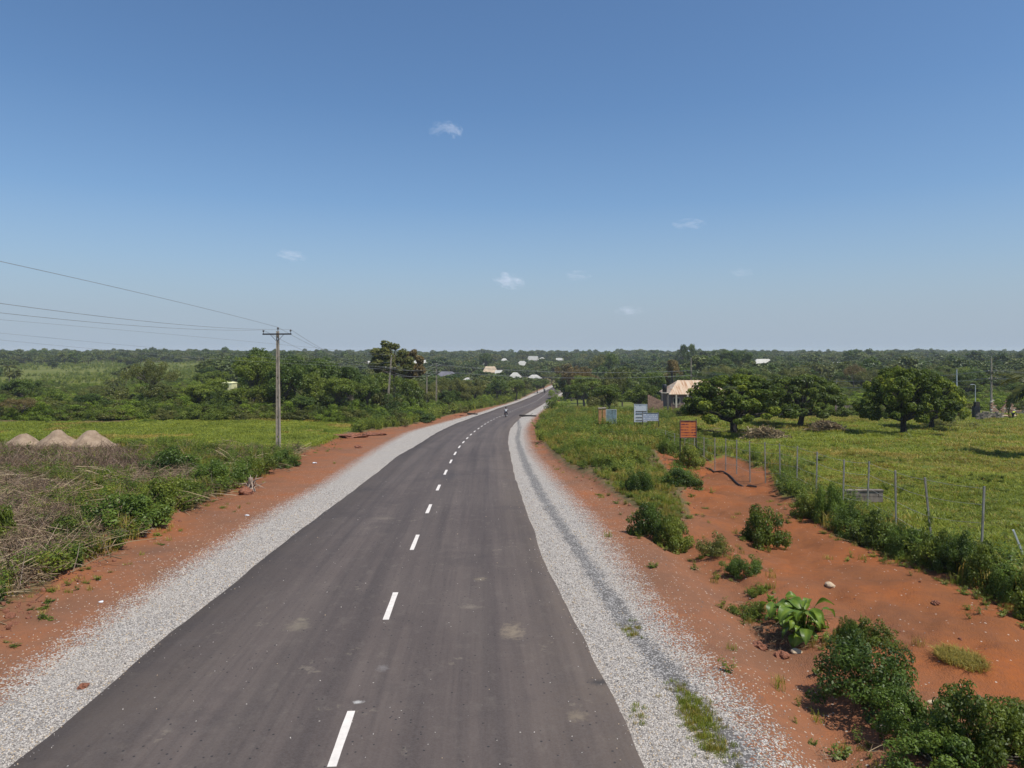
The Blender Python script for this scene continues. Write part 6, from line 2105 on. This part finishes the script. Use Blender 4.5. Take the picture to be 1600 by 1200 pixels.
def rider(x, y, z, rz, label, top_mat, group, bag=True, blabel=''):
    # motorcycle, heading +Y in its own frame
    bike = empty('motorcycle', (x, y, z), rz); tag(bike, blabel, 'motorcycle', 'motorcycles on the road')
    for yy in (-0.62, 0.64):
        w = MB()
        n = 20
        V = []; Fs = []
        for i in range(n):
            a = 2 * math.pi * i / n
            for j in range(6):
                b_ = 2 * math.pi * j / 6
                rr = 0.27 + 0.045 * math.cos(b_)
                V.append((0.045 * math.sin(b_), yy + rr * math.cos(a), 0.315 + rr * math.sin(a)))
        for i in range(n):
            for j in range(6):
                Fs.append((i * 6 + j, ((i + 1) % n) * 6 + j, ((i + 1) % n) * 6 + (j + 1) % 6, i * 6 + (j + 1) % 6))
        wo = w.add(V, Fs).build('wheel', M['rubber'], bike)
        sp = MB()
        for i in range(8):
            a = math.pi * i / 4
            sp.tube([(0, yy, 0.315), (0, yy + 0.24 * math.cos(a), 0.315 + 0.24 * math.sin(a))], 0.006, 3)
        sp.lathe((0, yy, 0.26), [(0.035, 0), (0.035, 0.11)], 6); sp.build('spokes', M['steel_bright'], wo)
    f = MB()
    f.tube([(0, 0.64, 0.315), (0, 0.42, 0.95)], 0.03, 6); f.tube([(0, 0.42, 0.9), (0, 0.1, 0.35), (0, -0.15, 0.35), (0, -0.62, 0.32)], 0.03, 6)
    f.tube([(0.05, -0.62, 0.33), (0.05, -0.45, 0.75)], 0.025, 6); f.tube([(-0.05, -0.62, 0.33), (-0.05, -0.45, 0.75)], 0.025, 6)
    f.build('frame', M['iron'], bike)
    MB().box((0, 0.02, 0.42), (0.24, 0.36, 0.30)).build('engine', M['steel'], bike)
    MB().lathe((0, 0.2, 0.66), [(0.06, 0), (0.15, 0.05), (0.16, 0.13), (0.10, 0.2)], 10).build('fuel_tank', M['bike_paint'], bike, True)
    MB().box((0, -0.3, 0.80), (0.25, 0.75, 0.09)).build('seat', M['cloth_dark'], bike)
    MB().tube([(-0.36, 0.3, 1.02), (-0.15, 0.42, 1.0), (0.15, 0.42, 1.0), (0.36, 0.3, 1.02)], 0.016, 6).build('handlebar', M['steel'], bike)
    MB().lathe((0, 0.52, 0.82), [(0.04, 0), (0.09, 0.05), (0.08, 0.14)], 10).build('headlight', M['steel_bright'], bike)
    MB().box((0, -0.78, 0.74), (0.16, 0.06, 0.08)).build('tail_light', M['cloth_red'], bike)
    MB().tube([(0.13, 0.1, 0.3), (0.15, -0.3, 0.28), (0.15, -0.75, 0.34)], [0.03, 0.04, 0.045], 7).build('exhaust', M['steel_bright'], bike)
    for s in (-1, 1):
        MB().tube([(s * 0.3, 0.33, 1.03), (s * 0.36, 0.35, 1.2)], 0.008, 4).build('mirror', M['iron'], bike)
    # rider astride
    man = empty('person', (x, y, z), rz); tag(man, label, 'person', group)
    J = [(0, -0.18, 0.93, 0.15, 0.9), (0, -0.15, 1.12, 0.145, 0.8), (0, -0.10, 1.30, 0.17, 0.7), (0, -0.07, 1.42, 0.14, 0.7), (0, -0.05, 1.50, 0.055), (0, -0.03, 1.56, 0.055),
         (0, -0.02, 1.64, 0.095), (0, -0.02, 1.74, 0.085),
         (0.19, -0.07, 1.41, 0.068), (0.30, 0.05, 1.20, 0.05), (0.34, 0.27, 1.07, 0.036), (0.34, 0.32, 1.05, 0.035),
         (-0.19, -0.07, 1.41, 0.068), (-0.30, 0.05, 1.20, 0.05), (-0.34, 0.27, 1.07, 0.036), (-0.34, 0.32, 1.05, 0.035),
         (0.13, -0.12, 0.90, 0.10), (0.24, 0.22, 0.72, 0.075), (0.22, 0.0, 0.36, 0.052), (0.22, 0.14, 0.32, 0.04),
         (-0.13, -0.12, 0.90, 0.10), (-0.24, 0.22, 0.72, 0.075), (-0.22, 0.0, 0.36, 0.052), (-0.22, 0.14, 0.32, 0.04)]
    Eg = [(0, 1), (1, 2), (2, 3), (3, 4), (4, 5), (5, 6), (6, 7), (3, 8), (8, 9), (9, 10), (10, 11), (3, 12), (12, 13), (13, 14), (14, 15), (0, 16), (16, 17), (17, 18), (18, 19), (0, 20), (20, 21), (21, 22), (22, 23)]
    skin_body('body', J, Eg, M['skin'], man)
    # clothing as slightly larger skins over torso, arms and thighs
    S = [(j[0], j[1], j[2], j[3] * 1.14, *(j[4:])) for j in J]
    skin_body('shirt', [S[0], S[1], S[2], S[3], S[8], S[9], S[12], S[13]], [(0, 1), (1, 2), (2, 3), (3, 4), (4, 5), (3, 6), (6, 7)], M[top_mat], man)
    skin_body('trousers', [(0, -0.18, 0.93, 0.165, 1), S[16], S[17], S[18], S[20], S[21], S[22]], [(0, 1), (1, 2), (2, 3), (0, 4), (4, 5), (5, 6)], M['cloth_dark'], man)
    MB().lathe((0, -0.03, 1.66), [(0.112, 0), (0.118, 0.05), (0.10, 0.12), (0.05, 0.165)], 12).build('cap', M['cloth_dark'], man, True)
    fc = MB()
    fc.box((0, 0.075, 1.665), (0.025, 0.03, 0.045))
    for s in (-1, 1): fc.box((s * 0.035, 0.068, 1.69), (0.02, 0.012, 0.012))
    fc.build('face', M['skin'], man)
    for s in (-1, 1):     # hands closed round the grips
        for q in range(4):
            yy0 = 0.31 - 0.0 * q
            px = s * (0.30 + q * 0.022)
            MB().tube([(px, yy0, 1.055), (px, yy0 + 0.05, 1.045), (px, yy0 + 0.045, 1.0), (px, yy0 + 0.01, 0.99)], [0.011, 0.011, 0.010, 0.008], 5).build('finger', M['skin'], man)
        MB().tube([(s * 0.29, 0.30, 1.04), (s * 0.275, 0.27, 1.01), (s * 0.285, 0.29, 0.985)], [0.013, 0.012, 0.009], 5).build('thumb', M['skin'], man)
    for s in (-1, 1):
        MB().box((s * 0.22, 0.08, 0.30), (0.09, 0.26, 0.08)).build('shoe', M['cloth_dark'] if not bag else M['shirt_white'], man)
    return man


xr_, yr_ = G(790.5, 652)
sl = float(x_c(yr_ + 3) - x_c(yr_ - 3)) / 6
rider(xr_, yr_, road_z(0, yr_), -math.atan(sl), 'rider in white shirt and dark cap on the nearer motorcycle riding away', 'shirt_white', 'riders on the road', True, 'nearer dark motorcycle in the right lane seen from behind')
xr_, yr_ = G(851, 614.5)
sl = float(x_c(yr_ + 3) - x_c(yr_ - 3)) / 6
rider(xr_, yr_, road_z(0, yr_), math.pi - math.atan(sl), 'tiny far rider in dark clothes approaching near the bend', 'cloth_dark', 'riders on the road', False, 'tiny far motorcycle near the bend in the left lane')
# bending worker with yellow top in the block yard
x, y = G(1583, 655)
wk = empty('person', (x, y, gz(x, y)), 0.4); tag(wk, 'worker in a yellow top bending over among the blocks at far right', 'person')
J = [(0, 0, 0.88, 0.13), (0.12, 0, 1.08, 0.13), (0.33, 0, 1.20, 0.15), (0.44, 0, 1.20, 0.07), (0.55, 0, 1.18, 0.10), (0.62, 0, 1.16, 0.08), (0.34, 0.17, 1.15, 0.06), (0.42, 0.2, 0.85, 0.045), (0.5, 0.18, 0.62, 0.035),
     (0.34, -0.17, 1.15, 0.06), (0.42, -0.2, 0.85, 0.045), (0.5, -0.18, 0.62, 0.035), (0.0, 0.1, 0.84, 0.09), (0.08, 0.12, 0.46, 0.065), (0.0, 0.12, 0.08, 0.045), (0.12, 0.12, 0.04, 0.04), (0.0, -0.1, 0.84, 0.09), (-0.12, -0.12, 0.46, 0.065), (-0.22, -0.12, 0.08, 0.045), (-0.1, -0.12, 0.04, 0.04)]
Eg = [(0, 1), (1, 2), (2, 3), (3, 4), (4, 5), (2, 6), (6, 7), (7, 8), (2, 9), (9, 10), (10, 11), (0, 12), (12, 13), (13, 14), (14, 15), (0, 16), (16, 17), (17, 18), (18, 19)]
skin_body('body', J, Eg, M['skin'], wk)
skin_body('shirt', [(j[0], j[1], j[2], j[3] * 1.15) for j in (J[0], J[1], J[2], J[6], J[9])], [(0, 1), (1, 2), (2, 3), (2, 4)], M['hivis'], wk)
skin_body('trousers', [(j[0], j[1], j[2], j[3] * 1.15) for j in (J[0], J[12], J[13], J[14], J[16], J[17], J[18])], [(0, 1), (1, 2), (2, 3), (0, 4), (4, 5), (5, 6)], M['cloth_dark'], wk)

# ------------------------------------------------------------------ clouds (real scattering puffs, beyond the haze)
def cloud_mat(dens, seed):
    m = bpy.data.materials.new('cloud_vapour'); m.use_nodes = True
    nt = m.node_tree; nt.nodes.clear(); n = N(nt)
    out = n.new("ShaderNodeOutputMaterial"); pv = n.new("ShaderNodeVolumePrincipled")
    p = n.objco()
    off = n.new("ShaderNodeVectorMath", operation='ADD'); n.wire(p, off.inputs[0]); off.inputs[1].default_value = (seed * 3.1, seed, 0)
    f = n.noise(off.outputs[0], 1.7, 4, 0.6)
    ln = n.new("ShaderNodeVectorMath", operation='LENGTH'); n.wire(p, ln.inputs[0])
    d = n.math('SUBTRACT', n.maprange(f, 0.35, 0.8), n.math('MULTIPLY', ln.outputs["Value"], 0.42))
    d = n.math('MULTIPLY', n.math('MAXIMUM', d, 0.0), dens * 1.7)
    n.wire(d, pv.inputs["Density"]); pv.inputs["Color"].default_value = (0.97, 0.97, 1.0, 1)
    n.wire(pv.outputs[0], out.inputs["Volume"])
    return m


YC = 4200.0
ico = None
for (u, v, w, h, dens, rot, lab) in [(708, 203, 26, 18, 0.016, 0.5, 'thin torn white cloud highest in the sky'), (688, 200, 32, 16, 0.006, -0.3, 'faint veil of cloud left of the highest one'), (1077, 350, 42, 13, 0.006, 0, 'faint flat cloud right of centre'), (455, 399, 40, 13, 0.009, 0.15, 'faint flat cloud above the utility pole'),
                                     (795, 439, 40, 19, 0.016, 0.2, 'brightest small white cloud over the road'), (902, 431, 34, 12, 0.007, 0, 'faint cloud right of the brightest one'), (1158, 426, 30, 12, 0.005, 0, 'very faint cloud at right'), (984, 486, 38, 12, 0.007, 0, 'faint low cloud above the wooded ridge')]:
    import bmesh
    bm = bmesh.new(); bmesh.ops.create_icosphere(bm, subdivisions=3, radius=1.0)
    me = bpy.data.meshes.new('cloud'); bm.to_mesh(me); bm.free()
    me.materials.append(cloud_mat(dens, u * 0.01))
    o = bpy.data.objects.new('cloud', me); C.objects.link(o)
    o.location = at_px(u, v, YC)
    o.scale = (w / F * YC * 0.68, w / F * YC * 0.5, h / F * YC * 0.72); o.rotation_euler = (0, rot, 0)
    tag(o, lab, 'cloud', 'small clouds')

# ------------------------------------------------------------------ haze
hz = MB().box((0, 1290, -20), (7000, 2760, 70))
hm = bpy.data.materials.new('haze_air'); hm.use_nodes = True
hm.node_tree.nodes.clear(); n = N(hm.node_tree)
out = n.new("ShaderNodeOutputMaterial"); pv = n.new("ShaderNodeVolumePrincipled")
pv.inputs["Density"].default_value = 0.00016; pv.inputs["Color"].default_value = (0.86, 0.92, 1.0, 1)
n.wire(pv.outputs[0], out.inputs["Volume"])
o = hz.build('haze', hm); tag(o, None, None, None, 'stuff')
